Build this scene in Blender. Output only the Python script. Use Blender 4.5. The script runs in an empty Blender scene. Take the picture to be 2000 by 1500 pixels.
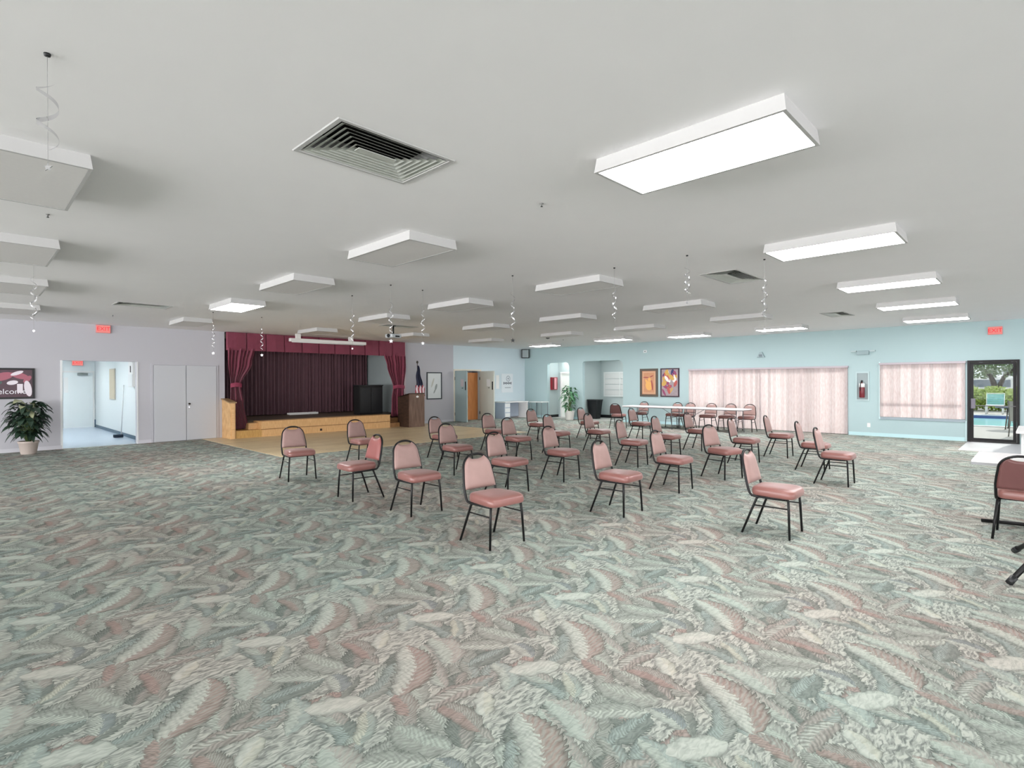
import bpy, bmesh, math, random
from mathutils import Vector, Matrix
PI = math.pi
random.seed(7)
sc = bpy.context.scene
COL = sc.collection

# ------------------------------------------------------------------ materials
def lin(c):
    return tuple((v/12.92 if v <= .04045 else ((v+.055)/1.055)**2.4) for v in c)
def S(r, g, b):
    return lin((r/255, g/255, b/255))
MATS = {}
def mat(name, col, rough=.6, metal=0, spec=.5, noise=0, nscale=20, sheen=0, bump=0, bscale=200, coat=0):
    if name in MATS: return MATS[name]
    m = bpy.data.materials.new(name); m.use_nodes = True
    nt = m.node_tree; b = nt.nodes['Principled BSDF']
    b.inputs['Base Color'].default_value = (*col, 1)
    b.inputs['Roughness'].default_value = rough
    b.inputs['Metallic'].default_value = metal
    b.inputs['Specular IOR Level'].default_value = spec
    if sheen: b.inputs['Sheen Weight'].default_value = sheen
    if coat: b.inputs['Coat Weight'].default_value = coat
    if noise or bump:
        tc = nt.nodes.new('ShaderNodeTexCoord')
    if noise:
        n = nt.nodes.new('ShaderNodeTexNoise'); n.inputs['Scale'].default_value = nscale; n.inputs['Detail'].default_value = 4
        nt.links.new(tc.outputs['Object'], n.inputs['Vector'])
        mx = nt.nodes.new('ShaderNodeMix'); mx.data_type = 'RGBA'
        mx.inputs[6].default_value = (*[v*(1-noise) for v in col], 1); mx.inputs[7].default_value = (*[min(1, v*(1+noise)) for v in col], 1)
        nt.links.new(n.outputs['Fac'], mx.inputs[0]); nt.links.new(mx.outputs[2], b.inputs['Base Color'])
    if bump:
        n2 = nt.nodes.new('ShaderNodeTexNoise'); n2.inputs['Scale'].default_value = bscale
        nt.links.new(tc.outputs['Object'], n2.inputs['Vector'])
        bp = nt.nodes.new('ShaderNodeBump'); bp.inputs['Strength'].default_value = bump; bp.inputs['Distance'].default_value = .01
        nt.links.new(n2.outputs['Fac'], bp.inputs['Height']); nt.links.new(bp.outputs['Normal'], b.inputs['Normal'])
    MATS[name] = m
    return m
def emis(name, col, st):
    if name in MATS: return MATS[name]
    m = bpy.data.materials.new(name); m.use_nodes = True
    nt = m.node_tree; nt.nodes.clear()
    o = nt.nodes.new('ShaderNodeOutputMaterial'); e = nt.nodes.new('ShaderNodeEmission')
    e.inputs[0].default_value = (*col, 1); e.inputs[1].default_value = st
    nt.links.new(e.outputs[0], o.inputs[0]); MATS[name] = m
    return m
def glass_mat():
    m = bpy.data.materials.new('clear_glass'); m.use_nodes = True
    nt = m.node_tree; nt.nodes.clear()
    o = nt.nodes.new('ShaderNodeOutputMaterial'); t = nt.nodes.new('ShaderNodeBsdfTransparent'); g = nt.nodes.new('ShaderNodeBsdfGlossy')
    g.inputs['Roughness'].default_value = .02
    t.inputs[0].default_value = (.94, .97, .96, 1)
    f = nt.nodes.new('ShaderNodeFresnel'); f.inputs[0].default_value = 1.12
    mx = nt.nodes.new('ShaderNodeMixShader')
    nt.links.new(f.outputs[0], mx.inputs[0]); nt.links.new(t.outputs[0], mx.inputs[1]); nt.links.new(g.outputs[0], mx.inputs[2])
    nt.links.new(mx.outputs[0], o.inputs[0]); return m
GLASS = glass_mat()

def blind_mat():
    m = bpy.data.materials.new('blind_fabric'); m.use_nodes = True
    nt = m.node_tree; nt.nodes.clear(); L = nt.links.new
    o = nt.nodes.new('ShaderNodeOutputMaterial')
    tc = nt.nodes.new('ShaderNodeTexCoord')
    mp = nt.nodes.new('ShaderNodeMapping'); mp.inputs['Scale'].default_value = (16, 16, 3)
    n = nt.nodes.new('ShaderNodeTexNoise'); n.inputs['Scale'].default_value = 3; n.inputs['Detail'].default_value = 6
    cr = nt.nodes.new('ShaderNodeValToRGB')
    cr.color_ramp.elements[0].position = .35; cr.color_ramp.elements[0].color = (*S(232, 212, 210), 1)
    cr.color_ramp.elements[1].position = .62; cr.color_ramp.elements[1].color = (*S(244, 230, 229), 1)
    oi = nt.nodes.new('ShaderNodeObjectInfo'); ad = nt.nodes.new('ShaderNodeVectorMath'); ad.operation = 'MULTIPLY_ADD'; cbx = nt.nodes.new('ShaderNodeCombineXYZ')
    for i_ in range(3): L(oi.outputs['Random'], cbx.inputs[i_])
    L(cbx.outputs[0], ad.inputs[0]); ad.inputs[1].default_value = (31, 17, 43); L(tc.outputs['Object'], ad.inputs[2])
    L(ad.outputs[0], mp.inputs[0]); L(mp.outputs[0], n.inputs['Vector']); L(n.outputs['Fac'], cr.inputs[0])
    d = nt.nodes.new('ShaderNodeBsdfDiffuse'); t = nt.nodes.new('ShaderNodeBsdfTranslucent'); mx = nt.nodes.new('ShaderNodeMixShader')
    mx.inputs[0].default_value = .55
    hv = nt.nodes.new('ShaderNodeHueSaturation'); mr = nt.nodes.new('ShaderNodeMapRange'); mr.inputs[3].default_value = .74; mr.inputs[4].default_value = 1.0
    L(oi.outputs['Random'], mr.inputs[0]); L(mr.outputs[0], hv.inputs['Value']); L(cr.outputs[0], hv.inputs['Color'])
    L(hv.outputs[0], d.inputs[0]); L(hv.outputs[0], t.inputs[0]); L(d.outputs[0], mx.inputs[1]); L(t.outputs[0], mx.inputs[2]); L(mx.outputs[0], o.inputs[0])
    return m

# ---- carpet: overlapping feather leaves in a half-drop repeat, all nodes
def leaf_group():
    """One leaf of the half-drop repeat. Q is the point in lattice units (z = 1); U and V turn it into leaf units."""
    g = bpy.data.node_groups.new('leaf_layer', 'ShaderNodeTree')
    I = g.interface
    for n in ('Q', 'Hi', 'Lo', 'U', 'V'): I.new_socket(n, in_out='INPUT', socket_type='NodeSocketVector')
    for n in ('Bend', 'VeinF', 'VeinG', 'VeinA', 'Edge'): I.new_socket(n, in_out='INPUT', socket_type='NodeSocketFloat')
    for n in ('Base', 'ColA', 'ColB'): I.new_socket(n, in_out='INPUT', socket_type='NodeSocketColor')
    I.new_socket('Color', in_out='OUTPUT', socket_type='NodeSocketColor'); I.new_socket('Q', in_out='OUTPUT', socket_type='NodeSocketVector')
    N = g.nodes; K = g.links.new
    gi = N.new('NodeGroupInput'); go = N.new('NodeGroupOutput'); G = gi.outputs
    def M(op, a, b=None, c=None, clamp=False):
        n = N.new('ShaderNodeMath'); n.operation = op; n.use_clamp = clamp
        for i, v in enumerate((a, b, c)):
            if v is None: continue
            if isinstance(v, (int, float)): n.inputs[i].default_value = v
            else: K(v, n.inputs[i])
        return n.outputs[0]
    def V(op, *a):
        n = N.new('ShaderNodeVectorMath'); n.operation = op
        for i, v in enumerate(a):
            if isinstance(v, tuple): n.inputs[i].default_value = v
            else: K(v, n.inputs[i])
        return n
    def MIX(f, a, b):
        n = N.new('ShaderNodeMix'); n.data_type = 'RGBA'; K(f, n.inputs[0])
        for i, v in ((6, a), (7, b)):
            if isinstance(v, tuple): n.inputs[i].default_value = v
            else: K(v, n.inputs[i])
        return n.outputs[2]
    qw = V('WRAP', G['Q'], G['Hi'], G['Lo']).outputs[0]
    un = V('DOT_PRODUCT', qw, G['U']).outputs['Value']; vn = V('DOT_PRODUCT', qw, G['V']).outputs['Value']
    u2 = M('MULTIPLY', un, un); vv = M('MULTIPLY_ADD', u2, G['Bend'], vn); av = M('ABSOLUTE', vv)
    env = M('SUBTRACT', 1.0, M('MULTIPLY', u2, u2))
    sn = M('PINGPONG', M('MULTIPLY_ADD', av, G['VeinG'], M('MULTIPLY', un, G['VeinF'])), .5)
    w = M('MULTIPLY', env, M('MULTIPLY_ADD', sn, .5, .78))
    inside = M('LESS_THAN', av, w)
    r = M('DIVIDE', av, w)
    dark = M('MULTIPLY_ADD', sn, G['VeinA'], M('MULTIPLY', M('POWER', r, 5), G['Edge']), clamp=True)
    side = M('GREATER_THAN', M('MULTIPLY_ADD', sn, .5, vv), .1)
    side = M('MULTIPLY', side, M('MULTIPLY_ADD', sn, -1.1, 1.0))
    leaf = MIX(dark, MIX(side, G['ColA'], G['ColB']), (*S(66, 74, 70), 1))
    out = MIX(inside, G['Base'], leaf); K(out, go.inputs['Color'])
    # hand the point on after this layer, so that the layers are evaluated one after the other
    K(V('MULTIPLY_ADD', out, (1e-6, 1e-6, 0), G['Q']).outputs[0], go.inputs['Q'])
    return g
PX = .94
def carpet_mat():
    def soft(c, k=.5, m=S(158, 162, 153)): return tuple(m[i]*(1-k)+c[i]*k for i in range(3))
    MINT = S(170, 181, 170); GRAY = S(150, 156, 147); TAUPE = S(160, 154, 146); PINK = S(160, 138, 130); RED = S(144, 118, 110)
    BLUE = S(112, 126, 132); CREAM = S(186, 189, 172); WHITE = S(186, 193, 182); TEAL = S(144, 160, 154); DK = S(118, 126, 119); OCH = S(164, 152, 126)
    MINT, GRAY, TAUPE, PINK, RED, BLUE, CREAM, WHITE, TEAL, OCH = [soft(c, .8) for c in (MINT, GRAY, TAUPE, PINK, RED, BLUE, CREAM, WHITE, TEAL, OCH)]
    lv = []  # base, tip, half width, colA (one side), colB, bend, vein frequency, vein strength, edge
    rr = random.Random(3)
    pal = [GRAY, TAUPE, MINT, TEAL, GRAY, DK, PINK]
    for i in range(28):
        bx, by = rr.random()*PX, rr.random()*PX
        a = math.radians(225 + rr.uniform(-60, 50)); l = rr.uniform(.20, .36)
        lv.append(((bx, by), (bx+l*math.cos(a), by+l*math.sin(a)), rr.uniform(.04, .065), rr.choice(pal), rr.choice(pal), rr.uniform(-.05, .05), rr.uniform(24, 46), .8, .7))
    lv += [
        ((2.312, 1.641), (2.393, 1.348), .080, GRAY, MINT, -.03, 26, .5, .7),
        ((2.966, 2.146), (2.896, 1.899), .050, MINT, TEAL, .02, 34, .4, .8),
        ((2.868, 2.137), (2.683, 1.751), .060, MINT, TAUPE, -.03, 30, .6, .7),
        ((2.70, 1.98), (2.52, 1.72), .050, MINT, GRAY, -.02, 36, .6, .7),
        ((1.956, 1.726), (1.853, 1.523), .050, MINT, TAUPE, .02, 36, .5, .8),
        ((2.484, 1.863), (2.431, 1.676), .055, PINK, GRAY, .02, 30, .7, .4),
        ((2.116, 2.194), (1.981, 1.950), .060, MINT, TEAL, .05, 24, .3, .9),
        ((2.342, 2.282), (2.304, 2.101), .055, WHITE, BLUE, .02, 46, 1.0, .5),
        ((2.30, 1.85), (2.16, 1.66), .045, CREAM, TEAL, .02, 40, .7, .7),
        ((2.059, 1.740), (1.954, 1.430), .092, MINT, TAUPE, .05, 22, .18, .9),
        ((2.09, 1.559), (2.29, 1.366), .060, WHITE, GRAY, .02, 26, .9, .5),
        ((2.53, 1.667), (2.826, 1.624), .050, TAUPE, WHITE, .03, 22, 1.0, .5),
        ((2.804, 1.563), (2.675, 1.423), .048, WHITE, CREAM, .0, 10, .15, .8),
        ((2.825, 2.225), (2.523, 1.840), .105, WHITE, RED, .07, 20, .45, .95),
        ((2.102, 2.073), (2.335, 1.933), .070, WHITE, WHITE, .0, 8, .15, .8),
    ]
    m = bpy.data.materials.new('leafy_carpet'); m.use_nodes = True
    nt = m.node_tree; N = nt.nodes; K = nt.links.new; b = N['Principled BSDF']
    b.inputs['Roughness'].default_value = .95; b.inputs['Specular IOR Level'].default_value = .15
    tc = N.new('ShaderNodeTexCoord'); geo = tc.outputs['Object']
    nz = N.new('ShaderNodeTexNoise'); nz.inputs['Scale'].default_value = 20; nz.inputs['Detail'].default_value = 1; K(geo, nz.inputs['Vector'])
    vs = N.new('ShaderNodeVectorMath'); vs.operation = 'MULTIPLY_ADD'; K(nz.outputs['Color'], vs.inputs[0]); vs.inputs[1].default_value = (.035, .035, 0); K(geo, vs.inputs[2])
    mp = N.new('ShaderNodeMapping'); mp.inputs['Rotation'].default_value = (0, 0, math.radians(-35)); mp.inputs['Scale'].default_value = (9, 34, 1); K(vs.outputs[0], mp.inputs[0])
    n2 = N.new('ShaderNodeTexNoise'); n2.inputs['Scale'].default_value = 1.9; n2.inputs['Detail'].default_value = 2; n2.inputs['Distortion'].default_value = .7; K(mp.outputs[0], n2.inputs['Vector'])
    cr = N.new('ShaderNodeValToRGB'); e = cr.color_ramp.elements
    e[0].position = .34; e[0].color = (*S(122, 128, 122), 1); e[1].position = .62; e[1].color = (*S(172, 176, 166), 1)
    K(n2.outputs['Fac'], cr.inputs[0]); cur = cr.outputs[0]
    # lattice coordinates s = x/PX, t = (y-x/2)/PX
    def dot(v):
        n = N.new('ShaderNodeVectorMath'); n.operation = 'DOT_PRODUCT'; K(vs.outputs[0], n.inputs[0]); n.inputs[1].default_value = v; return n.outputs['Value']
    cb = N.new('ShaderNodeCombineXYZ'); K(dot((1/PX, 0, 0)), cb.inputs[0]); K(dot((-.5/PX, 1/PX, 0)), cb.inputs[1]); cb.inputs[2].default_value = 1
    qc = cb.outputs[0]; g = leaf_group()
    for (bx, by), (tx, ty), w, ca, cb_, bend, vf, va, ed in lv:
        q = N.new('ShaderNodeGroup'); q.node_tree = g; w *= 1.15
        cx, cy = (bx+tx)/2+.022, (by+ty)/2+.022; L = math.hypot(tx-bx, ty-by)/2*1.08; a = math.atan2(ty-by, tx-bx)
        s0, t0 = cx/PX, (cy-cx/2)/PX
        K(qc, q.inputs['Q']); q.inputs['Hi'].default_value = (s0+.5, t0+.5, 2); q.inputs['Lo'].default_value = (s0-.5, t0-.5, 0)
        # x = PX*s, y = PX*t + PX*s/2
        def lin_(dx, dy, k): # (dx,dy).(x-cx, y-cy)/k
            return (PX*(dx+.5*dy)/k, PX*dy/k, -(dx*cx+dy*cy)/k)
        q.inputs['U'].default_value = lin_(math.cos(a), math.sin(a), L); vv = lin_(-math.sin(a), math.cos(a), w); q.inputs['V'].default_value = (vv[0], vv[1], vv[2]-.4*bend/w)
        for k_, v_ in (('Bend', bend/w), ('VeinF', vf*L*1.3), ('VeinG', vf*w*1.5), ('VeinA', va*1.1), ('Edge', ed*.8)): q.inputs[k_].default_value = v_
        K(cur, q.inputs['Base']); q.inputs['ColA'].default_value = (*ca, 1); q.inputs['ColB'].default_value = (*cb_, 1)
        cur = q.outputs['Color']; qc = q.outputs['Q']
    md = N.new('ShaderNodeMix'); md.data_type = 'RGBA'; md.blend_type = 'MULTIPLY'; md.inputs[0].default_value = .5
    c2 = N.new('ShaderNodeValToRGB'); c2.color_ramp.elements[0].position = .3; c2.color_ramp.elements[0].color = (.55, .55, .55, 1); c2.color_ramp.elements[1].position = .6; c2.color_ramp.elements[1].color = (1.0, 1.0, 1.0, 1)
    mz = N.new('ShaderNodeMix'); mz.data_type = 'RGBA'; mz.inputs[0].default_value = .10; K(cur, mz.inputs[6]); K(cr.outputs[0], mz.inputs[7]); cur = mz.outputs[2]
    K(n2.outputs['Fac'], c2.inputs[0]); K(cur, md.inputs[6]); K(c2.outputs[0], md.inputs[7])
    n3 = N.new('ShaderNodeTexNoise'); n3.inputs['Scale'].default_value = .55; n3.inputs['Detail'].default_value = 2; K(geo, n3.inputs['Vector'])
    c3 = N.new('ShaderNodeValToRGB'); c3.color_ramp.elements[0].position = .38; c3.color_ramp.elements[0].color = (1.0, .89, .90, 1); c3.color_ramp.elements[1].position = .52; c3.color_ramp.elements[1].color = (.955, .975, .985, 1)  # broad pink tint: part carpet colour, part light cast put into it
    K(n3.outputs['Fac'], c3.inputs[0])
    m5 = N.new('ShaderNodeMix'); m5.data_type = 'RGBA'; m5.blend_type = 'MULTIPLY'; m5.inputs[0].default_value = 1; K(md.outputs[2], m5.inputs[6]); K(c3.outputs[0], m5.inputs[7])
    gn = N.new('ShaderNodeMix'); gn.data_type = 'RGBA'; gn.blend_type = 'MULTIPLY'; gn.inputs[0].default_value = 1; gn.inputs[7].default_value = (CARPET_GAIN,)*3 + (1,)
    K(m5.outputs[2], gn.inputs[6]); K(gn.outputs[2], b.inputs['Base Color'])
    return m
CARPET_GAIN = 1.17

def wood_floor_mat():
    m = bpy.data.materials.new('oak_strip_floor'); m.use_nodes = True
    nt = m.node_tree; N = nt.nodes; K = nt.links.new; b = N['Principled BSDF']; b.inputs['Roughness'].default_value = .38
    tc = N.new('ShaderNodeTexCoord'); br = N.new('ShaderNodeTexBrick'); K(tc.outputs['Object'], br.inputs['Vector'])
    br.inputs['Color1'].default_value = (*S(234, 216, 178), 1); br.inputs['Color2'].default_value = (*S(214, 190, 150), 1); br.inputs['Mortar'].default_value = (*S(140, 112, 78), 1)
    br.inputs['Scale'].default_value = 1; br.inputs['Brick Width'].default_value = 1.1; br.inputs['Row Height'].default_value = .09; br.inputs['Mortar Size'].default_value = .003; br.inputs['Bias'].default_value = -.25
    n = N.new('ShaderNodeTexNoise'); n.inputs['Scale'].default_value = .7; n.inputs['Detail'].default_value = 5
    mp = N.new('ShaderNodeMapping'); mp.inputs['Scale'].default_value = (1, 3, 1); K(tc.outputs['Object'], mp.inputs[0]); K(mp.outputs[0], n.inputs['Vector'])
    mx = N.new('ShaderNodeMix'); mx.data_type = 'RGBA'; mx.blend_type = 'MULTIPLY'; mx.inputs[0].default_value = .6
    cr = N.new('ShaderNodeValToRGB'); cr.color_ramp.elements[0].color = (.80, .76, .70, 1); cr.color_ramp.elements[0].position = .35; cr.color_ramp.elements[1].color = (1, 1, 1, 1); cr.color_ramp.elements[1].position = .6
    K(n.outputs['Fac'], cr.inputs[0]); K(br.outputs[0], mx.inputs[6]); K(cr.outputs[0], mx.inputs[7]); K(mx.outputs[2], b.inputs['Base Color'])
    return m
def grain_mat(name, c1, c2, rough=.5, scale=(2, 2, 30)):
    m = bpy.data.materials.new(name); m.use_nodes = True
    nt = m.node_tree; N = nt.nodes; K = nt.links.new; b = N['Principled BSDF']; b.inputs['Roughness'].default_value = rough
    tc = N.new('ShaderNodeTexCoord'); mp = N.new('ShaderNodeMapping'); mp.inputs['Scale'].default_value = scale
    n = N.new('ShaderNodeTexNoise'); n.inputs['Scale'].default_value = 2; n.inputs['Detail'].default_value = 5
    cr = N.new('ShaderNodeValToRGB'); cr.color_ramp.elements[0].position = .35; cr.color_ramp.elements[0].color = (*c1, 1); cr.color_ramp.elements[1].position = .65; cr.color_ramp.elements[1].color = (*c2, 1)
    K(tc.outputs['Object'], mp.inputs[0]); K(mp.outputs[0], n.inputs['Vector']); K(n.outputs['Fac'], cr.inputs[0]); K(cr.outputs[0], b.inputs['Base Color'])
    return m

# ------------------------------------------------------------------ mesh builder
JIT = random.Random(99)
class MB:
    def __init__(s): s.bm = bmesh.new()
    def box(s, x0, x1, y0, y1, z0, z1, bev=0):
        j = JIT.random()*.0004; x0, x1 = min(x0, x1)-j, max(x0, x1)+j; y0, y1 = min(y0, y1)-j, max(y0, y1)+j; z0, z1 = min(z0, z1)-j*.5, max(z0, z1)+j*.5
        bm = bmesh.new()
        bmesh.ops.create_cube(bm, size=1, matrix=Matrix.Translation(((x0+x1)/2, (y0+y1)/2, (z0+z1)/2)) @ Matrix.Diagonal((abs(x1-x0), abs(y1-y0), abs(z1-z0), 1)))
        if bev: bmesh.ops.bevel(bm, geom=bm.edges[:], offset=bev, segments=2, affect='EDGES', profile=.5)
        s._add(bm); return s
    def _add(s, bm, mtx=None, smooth=False):
        if mtx is not None: bm.transform(mtx)
        if smooth:
            for f in bm.faces: f.smooth = True
        me = bpy.data.meshes.new('t'); bm.to_mesh(me); bm.free(); s.bm.from_mesh(me); bpy.data.meshes.remove(me)
    def obox(s, mtx, sx, sy, sz, bev=0):
        bm = bmesh.new(); bmesh.ops.create_cube(bm, size=1, matrix=Matrix.Diagonal((sx, sy, sz, 1)))
        if bev: bmesh.ops.bevel(bm, geom=bm.edges[:], offset=bev, segments=2, affect='EDGES')
        s._add(bm, mtx); return s
    def tube(s, pts, r, n=8, cap=True):
        bm = s.bm; pts = [Vector(p) for p in pts]; rings = []
        rs = r if isinstance(r, (list, tuple)) else [r]*len(pts)
        up = None
        for i, p in enumerate(pts):
            d = (pts[min(i+1, len(pts)-1)] - pts[max(i-1, 0)]).normalized()
            if up is None:
                up = d.orthogonal().normalized()
            else:
                up = (up - d*up.dot(d)).normalized()
            w = d.cross(up)
            rings.append([bm.verts.new(p + rs[i]*(math.cos(2*PI*k/n)*up + math.sin(2*PI*k/n)*w)) for k in range(n)])
        for a, b in zip(rings, rings[1:]):
            for k in range(n):
                f = bm.faces.new((a[k], a[(k+1) % n], b[(k+1) % n], b[k])); f.smooth = True
        if cap:
            bm.faces.new(rings[0][::-1]); bm.faces.new(rings[-1])
        return s
    def lathe(s, prof, n=24, c=(0, 0, 0), smooth=True):
        bm = s.bm; rings = []
        for r, z in prof:
            rings.append([bm.verts.new((c[0]+r*math.cos(2*PI*k/n), c[1]+r*math.sin(2*PI*k/n), c[2]+z)) for k in range(n)])
        for a, b in zip(rings, rings[1:]):
            for k in range(n):
                f = bm.faces.new((a[k], a[(k+1) % n], b[(k+1) % n], b[k])); f.smooth = smooth
        bm.faces.new(rings[0][::-1]); bm.faces.new(rings[-1]); return s
    def grid(s, fn, nu, nv, smooth=True):
        bm = s.bm; V = [[bm.verts.new(fn(i/nu, j/nv)) for i in range(nu+1)] for j in range(nv+1)]
        for j in range(nv):
            for i in range(nu):
                f = bm.faces.new((V[j][i], V[j][i+1], V[j+1][i+1], V[j+1][i])); f.smooth = smooth
        return s
    def prism(s, poly, d):
        """poly: list of 3-vectors (planar), extruded by vector d"""
        bm = s.bm; d = Vector(d); a = [bm.verts.new(p) for p in poly]; b = [bm.verts.new(Vector(p)+d) for p in poly]
        bm.faces.new(a[::-1]); bm.faces.new(b); n = len(poly)
        for i in range(n): bm.faces.new((a[i], a[(i+1) % n], b[(i+1) % n], b[i]))
        return s
    def build(s, name, material, parent=None, world=False, fix=True):
        if fix: bmesh.ops.recalc_face_normals(s.bm, faces=s.bm.faces[:])
        me = bpy.data.meshes.new(name)
        if parent is not None and world:
            loc = Vector(parent.location)
            if parent.parent: loc += Vector(parent.parent.location)
            s.bm.transform(Matrix.Translation(-loc))
        s.bm.to_mesh(me); s.bm.free(); me.materials.append(material)
        o = bpy.data.objects.new(name, me); COL.objects.link(o)
        if parent is not None: o.parent = parent
        return o
def B(*a, bev=0): return MB().box(*a, bev=bev)
def tag(o, label, cat, group=None, kind=None):
    o['label'] = label; o['category'] = cat
    if group: o['group'] = group
    if kind: o['kind'] = kind
    return o
def thing(name, label, cat, loc=(0, 0, 0), rz=0, group=None):
    o = bpy.data.objects.new(name, None); COL.objects.link(o); o.location = loc; o.rotation_euler = (0, 0, rz); o.empty_display_size = .1
    return tag(o, label, cat, group)
def struct(name, mb, m, parent=None, world=True, fix=True):
    o = mb.build(name, m, parent, world=world, fix=fix); o['kind'] = 'structure' if parent is None else 'structure'
    if parent is not None: del o['kind']
    return o
def sempty(name, loc=(0, 0, 0)):
    o = bpy.data.objects.new(name, None); COL.objects.link(o); o.location = loc; o['kind'] = 'structure'; return o
def dup(root, loc, rz, label=None, group=None):
    r = root.copy(); COL.objects.link(r); r.location = loc; r.rotation_euler = (0, 0, rz)
    if label: r['label'] = label
    if group: r['group'] = group
    for ch in list(root.children):
        c = ch.copy(); COL.objects.link(c); c.parent = r
        for g in list(ch.children):
            d = g.copy(); COL.objects.link(d); d.parent = c
    return r
def text(name, body, size, m, loc, rot, parent=None, ext=.002, align='CENTER'):
    cu = bpy.data.curves.new(name, 'FONT'); cu.body = body; cu.size = size; cu.extrude = ext; cu.align_x = align; cu.align_y = 'CENTER'
    tmp = bpy.data.objects.new(name, cu); COL.objects.link(tmp); dg = bpy.context.evaluated_depsgraph_get(); me = bpy.data.meshes.new_from_object(tmp.evaluated_get(dg))
    bpy.data.objects.remove(tmp); me.materials.clear(); me.materials.append(m); o = bpy.data.objects.new(name, me); COL.objects.link(o); o.location = loc; o.rotation_euler = rot
    if parent: o.parent = parent
    return o

# ------------------------------------------------------------------ room dimensions
H = 3.10; XR = 18.31; YB = 17.11; XL = -13.0; YF = -12.0; T = .15
m_ceil = mat('ceiling_paint', S(246, 245, 246), .9, noise=.015, nscale=3)
m_wl = mat('grey_lavender_paint', S(186, 186, 192), .85, noise=.012, nscale=2)
m_wb = mat('pale_aqua_wall', S(206, 220, 226), .85, noise=.012, nscale=2)
m_wr = mat('aqua_paint', S(168, 190, 192), .8, noise=.015, nscale=2)
m_rec = mat('recess_grey_paint', S(172, 186, 186), .85)
m_white = mat('white_paint', S(232, 232, 230), .5)
m_trimw = mat('white_trim', S(225, 228, 228), .5)
m_black = mat('black_metal', S(12, 12, 13), .4, spec=.3)
m_blk = mat('black_plastic', S(24, 26, 28), .5)
m_chrome = mat('chrome', S(200, 200, 205), .2, metal=1)
m_bronze = mat('dark_bronze_frame', S(17, 15, 18), .5, spec=.3)
m_blackbase = mat('black_rubber_base', S(18, 22, 24), .6)
m_maroon = mat('maroon_velvet', S(124, 52, 72), .85, sheen=.4, noise=.12, nscale=8)
m_dark = mat('dark_velvet', S(92, 62, 70), .9, sheen=.2, noise=.2, nscale=4)
m_oak = grain_mat('honey_oak', S(205, 160, 108), S(226, 186, 132), .45, (30, 3, 3))
m_brown = grain_mat('walnut_laminate', S(92, 70, 58), S(122, 98, 84), .5, (14, 14, 1.2))
m_dbrown = grain_mat('dark_walnut', S(48, 32, 22), S(66, 46, 34), .5, (3, 3, 8))
m_orange = grain_mat('orange_birch_door', S(176, 112, 62), S(198, 134, 80), .4, (12, 12, 1))

# floor and ceiling
struct('floor', B(XL, XR+.1, YF, YB+.05, -.1, 0), carpet_mat())
VENTS = [(1.51, 2.37, 2.85, 3.47), (7.32, 8.37, 2.93, 3.46), (13.45, 14.46, 3.07, 3.55), (2.02, 2.92, 12.1, 12.66), (7.74, 8.75, 12.07, 12.55)]
cm = MB(); holes = [(a+.04, b-.04, c+.04, d-.04) for a, b, c, d in VENTS]
xs = sorted({XL-.3, XR+.6} | {v for h_ in holes for v in h_[:2]}); ys = sorted({YF-.3, YB+.15} | {v for h_ in holes for v in h_[2:]})
gv = {(i, j): cm.bm.verts.new((x, y, H)) for i, x in enumerate(xs) for j, y in enumerate(ys)}
for i in range(len(xs)-1):
    for j in range(len(ys)-1):
        mx_, my_ = (xs[i]+xs[i+1])/2, (ys[j]+ys[j+1])/2
        if any(a < mx_ < b and c < my_ < d for a, b, c, d in holes): continue
        cm.bm.faces.new((gv[i, j], gv[i, j+1], gv[i+1, j+1], gv[i+1, j]))
ex = bmesh.ops.extrude_face_region(cm.bm, geom=cm.bm.faces[:]); bmesh.ops.translate(cm.bm, vec=(0, 0, .15), verts=[v for v in ex['geom'] if isinstance(v, bmesh.types.BMVert)])
struct('ceiling', cm, m_ceil)
struct('floor_wood', B(4.8, 12.6, 11.65, YB-.02, 0, .006), wood_floor_mat())
struct('floor_tile', B(15.9, XR-.005, -2.2, 1.36, 0, .005), mat('entry_tile', S(188, 187, 190), .35, noise=.05, nscale=6))

# back wall (with the stage), two tones meeting beside the open doors
wb = MB()
wb.box(XL-.15, 1.74, YB, YB+T, 0, H); wb.box(1.74, 3.26, YB, YB+T, 2.17, H); wb.box(3.26, 5.42, YB, YB+T, 0, H)
wb.box(11.65, 14.05, YB, YB+T, 0, H)
struct('wall_back', wb, m_wl)
wb = MB(); wb.box(14.05, 14.12, YB, YB+T, 0, H).box(14.12, 15.5, YB, YB+T, 2.09, H).box(15.5, XR+T, YB, YB+T, 0, H)
struct('wall_back_aqua', wb, m_wb)
# right wall with openings y-ranges
wr = MB()
def seg(y0, y1, z0=0, z1=H): wr.box(XR, XR+T, y0, y1, z0, z1)
seg(15.73, YB); seg(13.78, 14.49); seg(9.01, 11.80); seg(3.27, 4.07); seg(1.37, 1.41); seg(YF, .38)
seg(14.49, 15.73, 2.44); seg(11.80, 13.78, 2.45); seg(4.07, 9.01, 2.01); seg(1.41, 3.27, 2.08); seg(1.41, 3.27, 0, .53); seg(.38, 1.37, 2.10)
def corner(y, z, sy, r=.22):
    pts = [(XR, y, z), (XR, y, z-r)] + [(XR, y+sy*(r-r*math.cos(a)), z-r+r*math.sin(a)) for a in [PI/2*k/8 for k in range(1, 9)]]
    wr.prism(pts, (T, 0, 0))
corner(14.49, 2.44, 1); corner(11.80, 2.45, 1); corner(13.78, 2.45, -1, .12); corner(15.73, 2.44, -1, .1)
struct('wall_right', wr, m_wr)
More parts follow.
